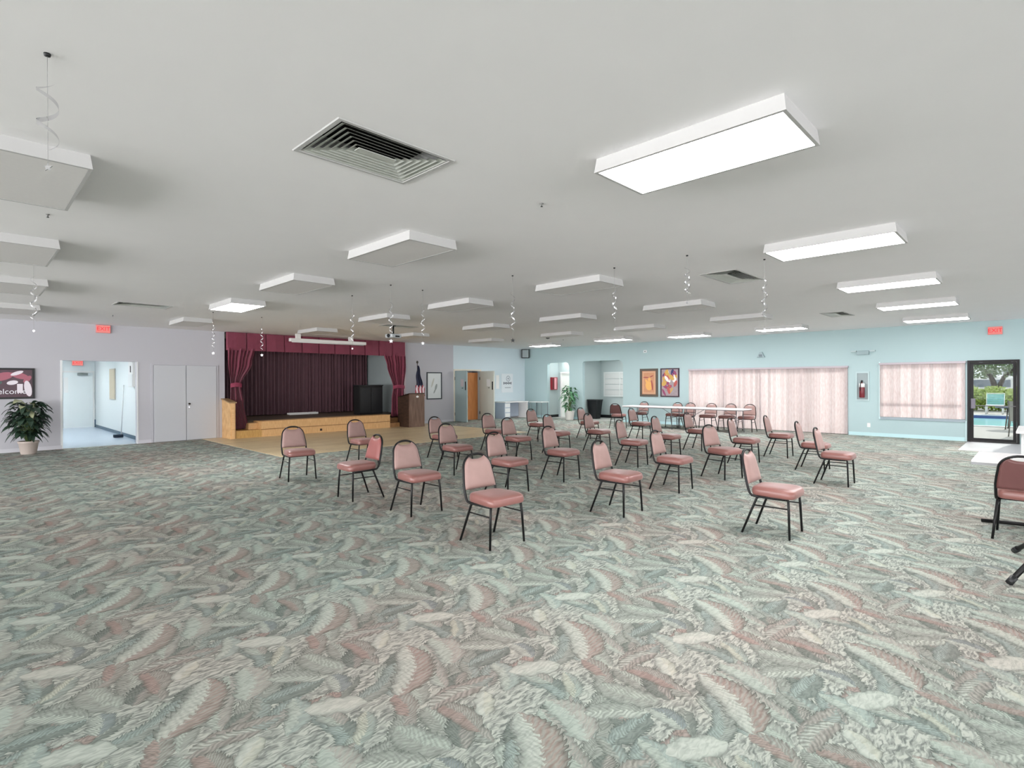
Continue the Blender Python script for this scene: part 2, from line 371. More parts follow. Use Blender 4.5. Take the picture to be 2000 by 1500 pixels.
# recesses behind the arches
rc = MB()
rc.box(XR+T, 19.06, 15.73, 15.85, 0, 2.75).box(XR+T, 19.06, 14.15, 14.27, 0, 2.75).box(19.06, 19.18, 14.15, 14.66, 0, 2.75).box(19.06, 19.18, 15.58, 15.85, 0, 2.75).box(19.06, 19.18, 14.66, 15.58, 2.02, 2.75)
rc.box(XR+T, 19.18, 14.15, 15.85, 2.75, 2.85)
rc.box(20.0, 20.12, 10.9, 14.15, 0, 2.85).box(XR+T, 20.12, 14.03, 14.15, 0, 2.85).box(XR+T, 20.12, 10.8, 10.92, 0, 2.85).box(XR+T, 20.12, 10.8, 14.15, 2.75, 2.85)
struct('wall_recess', rc, m_rec)
struct('floor_recess', B(XR+.02, 20.1, 10.8, 15.85, -.1, .002), mat('pale_vinyl', S(190, 190, 184), .4))
struct('baseboard_recess', MB().box(19.98, 20.0, 10.92, 14.03, .002, .13).box(XR+.1, 20.0, 14.01, 14.03, .002, .13).box(XR+.1, 19.06, 15.71, 15.73, .002, .12), m_blackbase)
# baseboards
struct('baseboard_right', MB().box(XR-.015, XR, YF, .34, 0, .1).box(XR-.015, XR, 1.42, 4.05, 0, .1).box(XR-.015, XR, 9.05, 11.78, 0, .1).box(XR-.015, XR, 13.8, 14.47, 0, .1).box(XR-.015, XR, 15.75, YB, 0, .1), mat('aqua_trim', S(186, 218, 222), .5))
struct('baseboard_back', MB().box(XL, 1.72, YB-.015, YB, 0, .09).box(3.28, 3.58, YB-.015, YB, 0, .09).box(11.7, 14.03, YB-.015, YB, .006, .09).box(15.55, XR-.02, YB-.015, YB, 0, .09), mat('lavender_trim', S(200, 200, 206), .5))
struct('trim_1', MB().box(1.70, 1.74, YB-.01, YB+T, 0, 2.17).box(3.26, 3.29, YB-.01, YB+T, 0, 2.17), m_trimw)
struct('trim_2', MB().box(11.62, 11.72, YB-.03, YB, .0, H), mat('pale_pink_trim', S(208, 196, 200), .6))
# unseen window walls beside and behind camera, set far out to even the light
struct('wall_left', MB().box(XL-T, XL, YF, YB+T, 0, .3).box(XL-T, XL, YF, YB+T, 2.8, H).box(XL-T, XL, 4.6, 5.4, .3, 2.8).box(XL-T, XL, 16.5, YB+T, .3, 2.8), m_wl)
struct('wall_front', MB().box(XL-T, XR+T, YF-T, YF, 0, .3).box(XL-T, XR+T, YF-T, YF, 2.8, H).box(4, 5, YF-T, YF, .3, 2.8).box(14, XR+T, YF-T, YF, .3, 2.8), m_wl)

# hallway behind the opening
m_hall = mat('hall_white_paint', S(228, 234, 234), .7)
struct('wall_hall', MB().box(3.47, 3.6, YB+T, 25.0, 0, 2.9).box(-1.0, 2.5, 24.9, 25.05, 0, 2.9).box(3.43, 3.6, 24.9, 25.05, 0, 2.9).box(2.5, 3.43, 24.9, 25.05, 2.03, 2.9).box(-1.12, -1, YB+T, 25.05, 0, 2.9), m_hall)
struct('floor_hall', B(-1.1, 3.6, YB+.05, 25.1, -.1, .001), mat('blue_vinyl', S(206, 218, 232), .18, noise=.04, nscale=3))
struct('ceiling_hall', B(-1.1, 3.6, YB+T, 25.1, 2.75, 2.85), m_hall)
struct('baseboard_hall', MB().box(3.455, 3.47, YB+T, 24.9, .001, .1).box(3.43, 3.47, 24.86, 24.9, .001, .28).box(-1.0, 2.5, 24.88, 24.9, .001, .1), mat('slate_base', S(70, 90, 106), .5))
d = sempty('door_1', (2.96, 24.93, 0))
struct('door_leaf', B(2.53, 3.40, 24.91, 24.96, .01, 2.0, bev=.004), m_hall, d)
struct('door_frame', MB().box(2.49, 2.53, 24.86, 24.98, 0, 2.04).box(3.40, 3.44, 24.86, 24.98, 0, 2.04).box(2.49, 3.44, 24.86, 24.98, 2.0, 2.06), m_white, d)
struct('door_closer', B(2.95, 3.25, 24.85, 24.91, 1.90, 1.98), mat('closer_grey', S(130, 136, 132), .4), d)
def exit_sign(loc, rz, label, w=.30, glow=1.5):
    t = thing('exit_sign', label, 'sign', loc, rz)
    MB().box(-w/2, w/2, .0, .05, -.1, .1, bev=.006).build('housing', mat('exit_red_housing', S(225, 140, 138), .5), t)
    MB().box(-w/2+.01, w/2-.01, -.004, .0, -.09, .09).build('face', emis('exit_face', S(240, 142, 136), glow*.62), t)
    text('lettering', 'EXIT', .135, emis('exit_letter', S(246, 66, 76), glow*.66), (0, -.006, 0), (PI/2, 0, 0), t)
    return t
exit_sign((2.55, YB-.052, 2.985), 0, 'glowing red EXIT sign high on the grey wall above the hallway opening')
exit_sign((2.95, 24.8, 2.35), 0, 'small pink glowing EXIT sign at the far end inside the hallway', .32)
exit_sign((XR-.052, .83, 2.84), -PI/2, 'glowing red EXIT sign on the aqua wall over the glass door', .28)
t = thing('paper_notice', 'plain white paper notice taped to the far hallway door', 'notice', (2.63, 24.905, 1.55)); B(-.06, .06, -.004, 0, -.27, .27).build('sheet', m_white, t)
t = thing('bulletin_board', 'narrow tan bulletin board on the side wall of the hallway', 'board', (3.46, 21.6, 1.58))
B(-.02, .005, -.42, .42, -.5, .5, bev=.004).build('frame', mat('board_rim', S(196, 186, 168), .6), t); B(-.026, -.02, -.38, .38, -.46, .46).build('cork', mat('cork_tan', S(208, 196, 172), .9, noise=.1, nscale=60), t)
t = thing('floor_squeegee', 'floor mop leaning on the white hallway wall', 'mop', (3.3, 19.5, 0))
MB().tube([(.02, 0, .06), (.135, .25, 1.55)], .014).build('handle', m_trimw, t); B(-.16, .06, -.09, .09, .002, .09, bev=.01).build('mop_head', mat('navy_fibre', S(30, 42, 58), .9), t)
t = thing('coat_rack_panel', 'white wall cabinet with black handle on hallway side wall', 'cabinet', (3.45, 18.35, 1.75))
B(-.1, .005, -.28, .28, -.25, .5, bev=.006).build('body', m_white, t); B(-.115, -.1, -.05, -.02, .16, .34).build('handle', m_blk, t); B(-.11, -.1, -.26, .26, -.23, .1).build('door', m_trimw, t)
for i, (x, y) in enumerate([(1.6, 19.5), (1.6, 23)]):
    t = thing('hall_ceiling_light', ['lit ceiling panel inside the hallway just past its opening', 'lit ceiling panel deep inside the hallway near its far door'][i], 'ceiling light', (x, y, 2.75))
    B(-.32, .32, -.62, .62, -.06, 0).build('housing', m_white, t); B(-.28, .28, -.58, .58, -.066, -.06).build('diffuser', emis('hall_tube', (.95, .99, 1), 34.0), t)

# closet double doors in the back wall
d = sempty('door_2', (4.41, YB, 0))
m_cl = mat('closet_door_paint', S(188, 191, 196), .55)
struct('door_frame', MB().box(3.58, 3.63, YB-.02, YB, 0, 2.12).box(5.19, 5.24, YB-.02, YB, 0, 2.12).box(3.58, 5.24, YB-.02, YB, 2.10, 2.14), m_wl, d)
l1 = struct('door_leaf', B(3.64, 4.405, YB-.035, YB, .01, 2.09, bev=.004), m_cl, d)
l2 = struct('door_leaf', B(4.42, 5.185, YB-.035, YB, .01, 2.09, bev=.004), m_cl, d)
MB().lathe([(.0, -.02), (.025, -.02), (.03, 0), (.025, .03), (.012, .035), (.012, .05)], 14).build('knob', mat('dark_brass', S(60, 54, 50), .3, metal=.8), l2).matrix_local = Matrix.Translation((4.48-4.41, -.075, 1.02)) @ Matrix.Rotation(-PI/2, 4, 'X')
MB().lathe([(.0, 0), (.02, 0), (.02, .01)], 12).build('lock', m_chrome, l2).matrix_local = Matrix.Translation((4.48-4.41, -.036, .93)) @ Matrix.Rotation(PI/2, 4, 'X')

# open pair of doors
d = sempty('door_3', (14.8, YB, 0))
struct('door_frame', MB().box(14.06, 14.12, YB-.03, YB+T, 0, 2.1).box(15.5, 15.56, YB-.03, YB+T, 0, 2.1).box(14.06, 15.56, YB-.03, YB+T, 2.07, 2.13), mat('cream_frame', S(222, 216, 200), .5), d)
m_sage = mat('sage_door', S(150, 168, 168), .5); m_cream = mat('cream_door', S(206, 208, 198), .5)
for hx, ang, mm, papers in ((14.13, math.radians(-96), m_sage, 0), (15.49, math.radians(-88), m_cream, 1)):
    lf = B(0, .84, -.022, .022, .012, 2.06, bev=.003).build('door_leaf', mm, d); lf.location = (hx-14.8, -.03, 0); lf.rotation_euler = (0, 0, ang)
    B(.73, .79, -.034, -.022, 1.28, 1.62, bev=.003).build('push_plate', m_blk, lf)
    B(.42, .62, -.026, -.022, 1.42, 1.72).build('door_sign', m_white if papers else mat('pinkish_grey_sign', S(176, 166, 168), .6), lf)
    MB().tube([(.55, -.022, 1.36), (.55, -.06, 1.36), (.62, -.06, 1.36)], .012).build('handle', m_blk, lf)
    for z in (.3, 1.75): B(-.012, .02, -.034, -.02, z-.06, z+.06).build('hinge', m_blk, lf)
struct('wall_restroom', MB().box(14.0, 15.7, YB+.62, YB+.7, 0, 2.6).box(13.98, 14.06, YB+T, YB+.7, 0, 2.6).box(15.62, 15.7, YB+T, YB+.7, 0, 2.6).box(13.98, 15.7, YB+T, YB+.7, 2.5, 2.6), m_wl)
struct('floor_restroom', B(14.0, 15.7, YB+.05, YB+.7, -.1, .002), mat('restroom_floor', S(176, 158, 142), .5))
d = sempty('door_4', (15.1, YB+.4, 0))
lf = struct('door_leaf', B(14.72, 15.55, YB+.14, YB+.18, .01, 2.0, bev=.003), m_orange, d)
MB().tube([(14.8-15.1, -.27, .98), (14.8-15.1, -.33, .98), (14.9-15.1, -.33, .98)], .011).build('handle', m_chrome, lf)

# ------------------------------------------------------------------ stage
struct('floor_stage', MB().box(5.42, 11.65, YB-.0, 20.4, 0, .45), mat('stage_boards', S(80, 66, 52), .5, noise=.2, nscale=6))
struct('wall_stage', MB().box(5.30, 5.42, YB+T, 20.5, 0, H).box(11.65, 11.77, YB+T, 20.5, 0, H).box(5.30, 11.77, 20.4, 20.5, 0, H), mat('stage_grey_paint', S(160, 171, 172), .85))
struct('ceiling_stage', B(5.3, 11.8, YB+.14, 20.5, H, H+.15), m_ceil)
t = thing('stage_apron', 'honey oak stage front with recessed steps at both ends', 'stage', (8.5, 16.8, 0))
MB().box(6.22, 10.62, 16.45, YB, .006, .45).build('front_panel', m_oak, t, world=True)
MB().box(6.2, 10.64, 16.43, 16.452, .215, .232).build('molding', mat('oak_shadow_line', S(150, 108, 66), .5), t, world=True)
MB().box(6.2, 10.64, 16.425, 16.9, .45, .462).build('nosing', m_oak, t, world=True)
MB().box(5.5, 6.22, 16.45, YB, .006, .22).build('step', grain_mat('golden_step', S(180, 138, 76), S(206, 166, 100), .4, (30, 3, 3)), t, world=True)
MB().box(5.95, 6.22, 16.75, YB, .22, .40).build('step', m_oak, t, world=True)
MB().box(10.62, 11.02, 16.45, 16.68, .006, .16).box(10.62, 11.62, 16.68, YB, .006, .16).build('step', MATS.setdefault('brown_step', grain_mat('brown_step', S(128, 92, 58), S(160, 120, 78), .4, (30, 3, 3))), t, world=True)
MB().box(10.62, 11.62, 16.78, YB, .16, .32).build('step', MATS['brown_step'], t, world=True)
for x in (8.02,): MB().box(x, x+.07, 16.44, 16.452, .06, .13).build('outlet_plate', m_dbrown, t, world=True)
t = thing('wing_panel', 'low honey oak wing wall with sloped cap closing the stage steps', 'partition', (5.41, 16.8, 0))
MB().prism([(5.34, 16.42, .006), (5.34, YB-.005, .006), (5.34, YB-.005, 1.12), (5.34, 16.42, 1.02)], (.14, 0, 0)).build('body', m_oak, t, world=True)
MB().prism([(5.31, 16.39, 1.02), (5.31, YB-.005, 1.12), (5.31, YB-.005, 1.15), (5.31, 16.39, 1.05)], (.2, 0, 0)).build('cap', grain_mat('cap_oak', S(150, 120, 84), S(180, 146, 104), .45), t, world=True)
MB().box(5.37, 5.45, 16.405, 16.42, .006, 1.02).build('trim_strip', grain_mat('trim_oak', S(216, 170, 116), S(232, 190, 138), .45), t, world=True)

def valance():
    x0, x1 = 5.43, 11.64; n = 11; w = (x1-x0)/n
    pts = []
    for i in range(n):
        a = x0+i*w
        pts += [(a+.0, .0), (a+.03, -.05), (a+w*.5, -.062), (a+w-.03, -.05), (a+w-.005, .0)]
    mb = MB(); m_ = len(pts)-1
    def fn(u, v):
        k = u*m_; i = min(int(k), m_-1); f = k-i
        x = pts[i][0]*(1-f)+pts[i+1][0]*f; y = pts[i][1]*(1-f)+pts[i+1][1]*f
        return (x, YB-.10+y*(1+.25*(1-v)) , 2.56+.53*v)
    mb.grid(fn, m_*2, 6, smooth=False); return mb
t = thing('stage_valance', 'maroon box-pleated valance hanging across the top of stage', 'curtain', (8.5, YB-.06, 2.56))
valance().build('pleated_cloth', m_maroon, t, world=True); MB().box(5.43, 11.64, YB-.09, YB-.01, 3.05, 3.095).build('track', m_blk, t, world=True)
def drape(prof, y0, n=7, amp=.055, rows=40):
    # prof: list of (z, xl, xr)
    mb = MB()
    def at(z):
        for (z1, a1, b1), (z0, a0, b0) in zip(prof, prof[1:]):
            if z0 <= z <= z1:
                f = (z1-z)/(z1-z0) if z1 > z0 else 0; f = f*f*(3-2*f)
                return a1+(a0-a1)*f, b1+(b0-b1)*f
        return prof[-1][1:]
    zt, zb = prof[0][0], prof[-1][0]
    def fn(u, v):
        z = zb+(zt-zb)*v; a, b = at(z)
        wd = b-a
        y = y0 - amp*math.sin(2*PI*n*u+1.2*math.sin(3*v)) - .03*math.sin(2*PI*2.3*u+1)
        return (a+wd*u, y, z)
    mb.grid(fn, 84, rows); return mb
def tie(x0, x1, y, z):
    return MB().grid(lambda u, v: (x0+(x1-x0)*u, y-.10-.05*math.sin(PI*u), z-.06+.12*v+.03*math.sin(PI*u)), 12, 3)
t = thing('stage_drape', 'maroon drape tied back at the wing wall end of stage', 'curtain', (5.75, YB, .2))
drape([(2.62, 5.45, 6.22), (2.2, 5.45, 6.12), (1.52, 5.52, 5.80), (1.0, 5.50, 5.88), (.24, 5.58, 6.02)], YB-.14).build('cloth', m_maroon, t, world=True)
tie(5.50, 5.82, YB-.12, 1.52).build('tieback', mat('rose_tieback', S(138, 54, 78), .8), t, world=True)
t = thing('stage_drape', 'maroon drape tied back at the lectern end of stage', 'curtain', (11.2, YB, .35))
drape([(2.62, 10.68, 11.62), (2.2, 10.80, 11.62), (1.42, 11.06, 11.52), (1.0, 11.0, 11.52), (.35, 10.98, 11.55)], YB-.14).build('cloth', m_maroon, t, world=True)
tie(11.04, 11.54, YB-.12, 1.42).build('tieback', MATS['rose_tieback'], t, world=True)
t = thing('backdrop_curtain', 'dark wine velvet curtain hung in folds across back of stage', 'curtain', (8.5, 19.6, .45))
MB().grid(lambda u, v: (5.5+6.08*u, 19.6+.05*math.sin(2*PI*46*u)+.035*math.sin(2*PI*13.3*u+v), .47+2.6*v), 420, 6).build('cloth', m_dark, t, world=True)
MB().tube([(5.44, 19.62, 3.07), (11.62, 19.62, 3.07)], .02).build('rod', m_black, t, world=True)
t = thing('black_upright_cabinet', 'tall black cabinet standing on stage in front of grey side wall', 'cabinet', (10.45, 17.62, .45))
MB().box(-.48, .48, -.2, .2, 0, 1.02, bev=.01).build('body', mat('matt_black', S(12, 11, 12), .7), t)
MB().box(-.5, .5, -.22, .22, 1.02, 1.06, bev=.006).build('top', m_blk, t)
MB().box(-.44, -.02, -.215, -.2, .06, .96, bev=.004).build('door', m_blk, t); MB().box(.02, .44, -.215, -.2, .06, .96, bev=.004).build('door', m_blk, t)
for i, (x, w) in enumerate(((8.55, .75), (9.1, .3))):
    t = thing('white_tray', ['long white tray lying on stage floor before the dark curtain', 'short white tray beside the long one on stage floor'][i], 'tray', (x, 19.2, .451)); MB().box(-w/2, w/2, -.1, .1, 0, .02).box(-w/2, w/2, -.1, -.085, .02, .07).box(-w/2, w/2, .085, .1, .02, .07).build('tray_body', m_white, t)
# projection screen case
t = thing('projection_screen', 'white rolled-up projection screen case hanging before the stage valance', 'screen', (8.3, 16.38, 2.9))
MB().box(7.02, 9.62, 16.32, 16.44, 2.86, 2.965, bev=.02).build('case', m_white, t, world=True)
MB().tube([(7.1, 16.38, 2.855), (9.55, 16.38, 2.855)], .014).build('bottom_bar', m_trimw, t, world=True)
for x in (7.22, 9.0): MB().box(x, x+.14, 16.34, 16.42, 2.96, H).build('bracket', m_white, t, world=True)

# lectern
t = thing('lectern', 'tall brown laminate lectern standing on wood floor beside stage', 'lectern', (11.38, 16.27, .006))
w, dp = .32, .36
MB().box(-w+.015, w-.015, -dp+.03, -dp+.05, .06, 1.08).build('front_panel', m_brown, t)
for s_ in (-1, 1): MB().prism([(s_*w-.012*(s_+1)/1, -dp, 0), (s_*w-.012*(s_+1), dp, 0), (s_*w-.012*(s_+1), dp, 1.06), (s_*w-.012*(s_+1), -dp, 1.2)], (.024, 0, 0)).build('side_panel', m_dbrown if s_ < 0 else m_brown, t)
MB().prism([(-w, -dp-.01, 1.17), (-w, dp, 1.05), (-w, dp, 1.07), (-w, -dp-.01, 1.21)], (2*w+.02, 0, 0)).build('top', m_dbrown, t)
MB().box(-w, w+.02, -dp-.012, -dp+.03, 0, .08).build('kick_base', m_brown, t)
MB().box(-w+.0, w+.01, -dp-.008, -dp+.028, .08, 1.17).build('facing', m_brown, t)
MB().lathe([(0, 0), (.055, 0), (.055, .006)], 20).build('badge', m_white, t).matrix_local = Matrix.Translation((.02, -dp-.012, 1.08)) @ Matrix.Diagonal((1, 1, .7, 1)) @ Matrix.Rotation(PI/2, 4, 'X')
# flag
t = thing('flag_stand', 'furled red, white and blue flag on pole behind the lectern', 'flag', (12.05, 16.8, .006))
MB().lathe([(0, 0), (.15, 0), (.15, .02), (.05, .06), (.02, .1)], 20).build('base', mat('brass', S(190, 160, 90), .3, metal=1), t)
MB().tube([(0, 0, .05), (0, 0, 2.32)], .013).build('pole', m_dbrown, t)
MB().lathe([(.0, 2.3), (.03, 2.31), (.045, 2.35), (.03, 2.39), (0.001, 2.41)], 14).build('finial', mat('bronze_finial', S(70, 66, 60), .4, metal=.5), t)
def flagcloth(z0, z1, w0, w1, seed):
    return MB().grid(lambda u, v: ((-.25+u)*(w0+(w1-w0)*v) + .02*math.sin(9*v+seed), .035*math.sin(2*PI*2.5*u+2*v)*(1.2-v*.6)-.02, z0+(z1-z0)*v), 24, 14)
flagcloth(1.42, 2.22, .32, .045, 0).build('canton_fold', mat('flag_navy', S(36, 40, 62), .8), t)
fm = bpy.data.materials.new('flag_stripes'); fm.use_nodes = True; nt = fm.node_tree
wv = nt.nodes.new('ShaderNodeTexWave'); wv.wave_type = 'BANDS'; wv.bands_direction = 'X'; wv.inputs['Scale'].default_value = 4.2; wv.inputs['Distortion'].default_value = 1.5; tcn = nt.nodes.new('ShaderNodeTexCoord')
crn = nt.nodes.new('ShaderNodeValToRGB'); crn.color_ramp.interpolation = 'CONSTANT'; crn.color_ramp.elements[0].color = (*S(150, 26, 50), 1); crn.color_ramp.elements[1].position = .5; crn.color_ramp.elements[1].color = (*S(225, 215, 218), 1)
nt.links.new(tcn.outputs['Object'], wv.inputs['Vector']); nt.links.new(wv.outputs['Fac'], crn.inputs[0]); nt.links.new(crn.outputs[0], nt.nodes['Principled BSDF'].inputs['Base Color'])
flagcloth(.95, 1.48, .46, .35, 1).build('striped_fold', fm, t)

# ------------------------------------------------------------------ wall pictures
def picture(name, label, c, w, h, depth, rz, fm_, mat_w, m_mat, mid=None, b=.042):
    """local: x width, -y out of the wall, z up"""
    t = thing(name, label, 'picture', c, rz)
    f = MB()
    f.box(-w/2, w/2, -depth, 0, h/2-b, h/2).box(-w/2, w/2, -depth, 0, -h/2, -h/2+b).box(-w/2, -w/2+b, -depth, 0, -h/2+b, h/2-b).box(w/2-b, w/2, -depth, 0, -h/2+b, h/2-b)
    f.build('frame', fm_, t)
    B(-w/2+b, w/2-b, -depth*.5, 0, -h/2+b, h/2-b).build('mount', m_mat, t)
    return t, b
BK = [0]
def blob(mb, cx, cz, rx, rz_, y, n=14, a0=0):
    BK[0] = (BK[0]+1) % 12; y -= .00025*BK[0]
    a = [(cx+rx*math.cos(2*PI*k/n)*math.cos(a0)-rz_*math.sin(2*PI*k/n)*math.sin(a0), y, cz+rx*math.cos(2*PI*k/n)*math.sin(a0)+rz_*math.sin(2*PI*k/n)*math.cos(a0)) for k in range(n)]
    mb.prism(a, (0, -.001, 0)); return mb
# Welcome picture
t, b = picture('welcome_picture', 'black framed welcome picture with dark rose collage above potted plant', (.42, YB, 1.605), 1.62, .72, .035, 0, m_blk, 0, mat('collage_dark', S(74, 46, 58), .35, noise=.5, nscale=7))
mb = MB()
for (x, z, r1, r2, a) in ((.25, .16, .2, .09, .3), (.55, .18, .16, .07, -.3), (.0, .15, .15, .1, .8), (-.4, .1, .25, .12, .2), (.68, .1, .1, .05, .9)): blob(mb, x, z, r1, r2, -.0185, a0=a)
mb.build('rose_petals', mat('petal_rose', S(166, 92, 108), .4), t)
mb = MB(); blob(mb, .42, .02, .1, .05, -.020, a0=.2); blob(mb, .5, .24, .12, .04, -.020, a0=.4); mb.box(.50, .60, -.0285, -.0195, -.22, -.01); blob(mb, .69, -.12, .065, .19, -.020, a0=.15)
mb.build('white_pattern', mat('print_white', S(226, 218, 226), .4), t)
mb = MB(); blob(mb, .1, 0, .15, .06, -.0195, a0=.2); blob(mb, -.2, -.05, .2, .07, -.0195); mb.build('green_leaves', mat('print_green', S(70, 92, 84), .4), t)
text('lettering', 'Welcome', .17, mat('script_white', S(228, 228, 234), .4), (-.01, -.0265, -.19), (PI/2, 0, 0), t, ext=.001, align='LEFT')
t, b = picture('sketch_picture', 'black framed pale sketch on the white wall behind the lectern', (13.07, YB, 1.46), .74, 1.07, .03, 0, mat('dark_slate_frame', S(54, 62, 68), .4), 0, mat('print_paper', S(214, 220, 220), .5))
mb = MB(); blob(mb, .08, -.05, .05, .13, -.016, a0=-.3); blob(mb, .02, -.2, .03, .12, -.016, a0=-.5); mb.build('dark_strokes', mat('pencil_grey', S(150, 158, 156), .6), t)
mb = MB(); blob(mb, -.08, .12, .035, .2, -.016, a0=-.35); mb.build('pale_strokes', mat('pencil_light', S(190, 192, 182), .6), t)
t, b = picture('terracotta_picture', 'wide grey-brown framed picture of orange seated figure on aqua wall', (XR, 10.645, 1.55), .76, 1.06, .035, -PI/2, mat('umber_frame', S(84, 78, 70), .5), 0, mat('orange_print', S(182, 128, 98), .6, noise=.12, nscale=9), b=.085)
B(-.27, .27, -.0185, -.017, -.42, .42).build('inner_border', mat('border_tan', S(200, 162, 132), .6), t); B(-.23, .23, -.020, -.0185, -.38, .38).build('ground', mat('ground_orange', S(190, 138, 104), .6, noise=.15, nscale=8), t)
mb = MB(); blob(mb, .0, -.12, .14, .18, -.0202, a0=.2); blob(mb, .02, .12, .06, .07, -.0202); blob(mb, -.06, .0, .05, .15, -.0202, a0=.6); mb.build('figure', mat('figure_gold', S(218, 166, 96), .6), t)
mb = MB(); blob(mb, .14, -.1, .03, .2, -.0206, a0=.1); blob(mb, -.12, .2, .12, .02, -.0206); blob(mb, .12, .24, .08, .02, -.0206, a0=.4); mb.build('accents', mat('accent_brick', S(150, 70, 70), .6), t)
t, b = picture('colourful_picture', 'dark framed multicoloured abstract picture nearer the window blinds', (XR, 9.78, 1.55), .75, 1.06, .035, -PI/2, mat('plum_frame', S(58, 40, 52), .5), 0, mat('print_lilac', S(150, 138, 142), .6, noise=.3, nscale=8))
rr = random.Random(5)
for nm, col, k in (('gold_pattern', S(188, 152, 80), 9), ('magenta_pattern', S(140, 66, 100), 7), ('navy_pattern', S(44, 48, 96), 4), ('red_pattern', S(172, 84, 78), 6), ('white_pattern', S(220, 216, 212), 4)):
    mb = MB()
    for q in range(k): blob(mb, rr.uniform(-.24, .24), rr.uniform(-.4, .4), rr.uniform(.03, .09), rr.uniform(.06, .15), -.0185-.0006*rr.random()*5, a0=rr.uniform(-1, 1))
    mb.build(nm, mat('print_'+nm, col, .5), t)
# round crest poster
t = thing('wall_poster', 'white poster with round grey crest and dark band on pale aqua wall', 'poster', (17.15, YB, 1.55)); B(-.36, .36, -.008, 0, -.42, .42).build('sheet', mat('poster_paper', S(224, 230, 234), .6), t)
mb = MB(); 
for k in range(20):
    a, a2 = 2*PI*k/20, 2*PI*(k+1)/20; mb.prism([(.06+.13*math.cos(a), -.0085, .2+.13*math.sin(a)), (.06+.13*math.cos(a2), -.0085, .2+.13*math.sin(a2)), (.06+.1*math.cos(a2), -.0085, .2+.1*math.sin(a2)), (.06+.1*math.cos(a), -.0085, .2+.1*math.sin(a))], (0, -.001, 0))
blob(mb, .06, .2, .04, .05, -.0085); mb.build('crest', mat('crest_grey', S(150, 160, 168), .6), t)
mb = MB()
for k in range(7): mb.box(-.24+k*.075, -.24+k*.075+.055, -.0095, -.008, -.06+.02*(k % 2), .03+.02*((k+1) % 2))
mb.build('dark_band', mat('band_grey', S(104, 110, 118), .6), t); B(-.15, .22, -.0095, -.008, -.22, -.19).build('fine_line', MATS['crest_grey'], t)
t = thing('paper_notice', 'narrow white notice sheet on pale wall beside the cream door leaf', 'notice', (16.55, YB, 1.6)); B(-.1, .1, -.005, 0, -.3, .3).build('sheet', m_white, t)
# counter desk along back wall
t = thing('counter_desk', 'long white counter with grey modesty panel and drawers under wall poster', 'desk', (17.2, 16.8, 0))
m_cab = mat('desk_grey', S(176, 188, 204), .6)
MB().box(16.35, 17.82, 16.42, YB-.02, .70, .74, bev=.005).build('countertop', m_white, t, world=True)
MB().box(16.75, 17.72, 16.95, 16.98, .06, .70).build('modesty_panel', m_cab, t, world=True)
dr = MB().box(16.38, 16.72, 16.5, YB-.03, .0, .70).build('drawer_unit', m_cab, t, world=True)
for k in range(3): MB().box(16.40, 16.70, 16.485, 16.5, .08+k*.21, .25+k*.21, bev=.003).build('drawer', m_trimw, dr).location = Vector((-17.2, -16.8, 0))
MB().box(17.74, 17.8, 16.45, YB-.03, 0, .70).build('end_panel', m_white, t, world=True)
t = thing('side_table', 'small white table in room corner next to the long counter', 'table', (18.02, 15.95, 0))
MB().box(-.26, .24, -.35, .4, .69, .72, bev=.004).build('tabletop', m_white, t)
for sx in (-.22, .2):
    for sy in (-.31, .36): MB().tube([(sx, sy, 0), (sx, sy, .69)], .016).build('leg', mat('grey_leg', S(120, 130, 136), .4), t)
t = thing('corner_speaker', 'small grey-fronted loudspeaker mounted high in the room corner', 'speaker', (18.16, 16.93, 2.9), -PI/4)
MB().box(-.17, .17, -.13, .1, -.21, .19, bev=.01).build('body', m_blk, t); MB().box(-.14, .14, -.14, -.13, -.18, .16).build('grille', mat('speaker_grey', S(150, 160, 162), .7), t); MB().box(-.03, .03, .1, .16, -.03, .03).build('bracket', m_blk, t)

# ------------------------------------------------------------------ right wall windows and doors
m_bl = blind_mat(); m_rail = mat('mauve_grey_rail', S(176, 166, 172), .5)
def blinds(label, y0, y1, z0, z1, n, xw=XR-.06, seed=1):
    t = thing('vertical_blinds', label, 'blinds', (xw, (y0+y1)/2, z1))
    B(xw-.035, xw+.05, y0-.02, y1+.02, z1-.055, z1, bev=.004).build('headrail', m_rail, t, world=True)
    rr = random.Random(seed); st = (y1-y0)/n; first = None
    for i in range(n):
        y = y0+st*(i+.5)-(y0+y1)/2; a = math.radians(rr.uniform(10, 20))
        if first is None:
            hh = z1-z0-.06; wv_ = .089
            first = MB().grid(lambda u, v: (.006*math.sin(PI*u), (u-.5)*wv_, -.055-hh*v), 5, 2).build('vane', m_bl, t)
            o = first
        else:
            o = first.copy(); COL.objects.link(o); o.parent = t
        o.location = (0, y, 0); o.rotation_euler = (0, 0, a)
    return t
blinds('long pinkish vertical blinds closed over the floor-length sliding windows', 4.07, 9.01, .015, 2.03, 62, seed=2)
blinds('shorter pinkish vertical blinds over the sill window beside glass door', 1.415, 3.268, .565, 2.09, 23, seed=4)
w = sempty('window_1', (XR+.1, 6.5, 0))
fr = MB()
for y in (4.07, 5.28, 6.50, 7.73, 8.96): fr.box(XR+.07, XR+.12, y, y+.05, 0, 2.01)
fr.box(XR+.07, XR+.12, 4.07, 9.01, 1.95, 2.01).box(XR+.07, XR+.12, 4.07, 9.01, 0, .06)
struct('window_frame', fr, m_bronze, w); struct('pane', MB().box(XR+.09, XR+.096, 4.12, 8.96, .06, 1.95), GLASS, w)
w = sempty('window_2', (XR+.1, 2.34, 0)); fr = MB()
for y in (1.41, 2.28, 3.22): fr.box(XR+.07, XR+.12, y, y+.05, .53, 2.08)
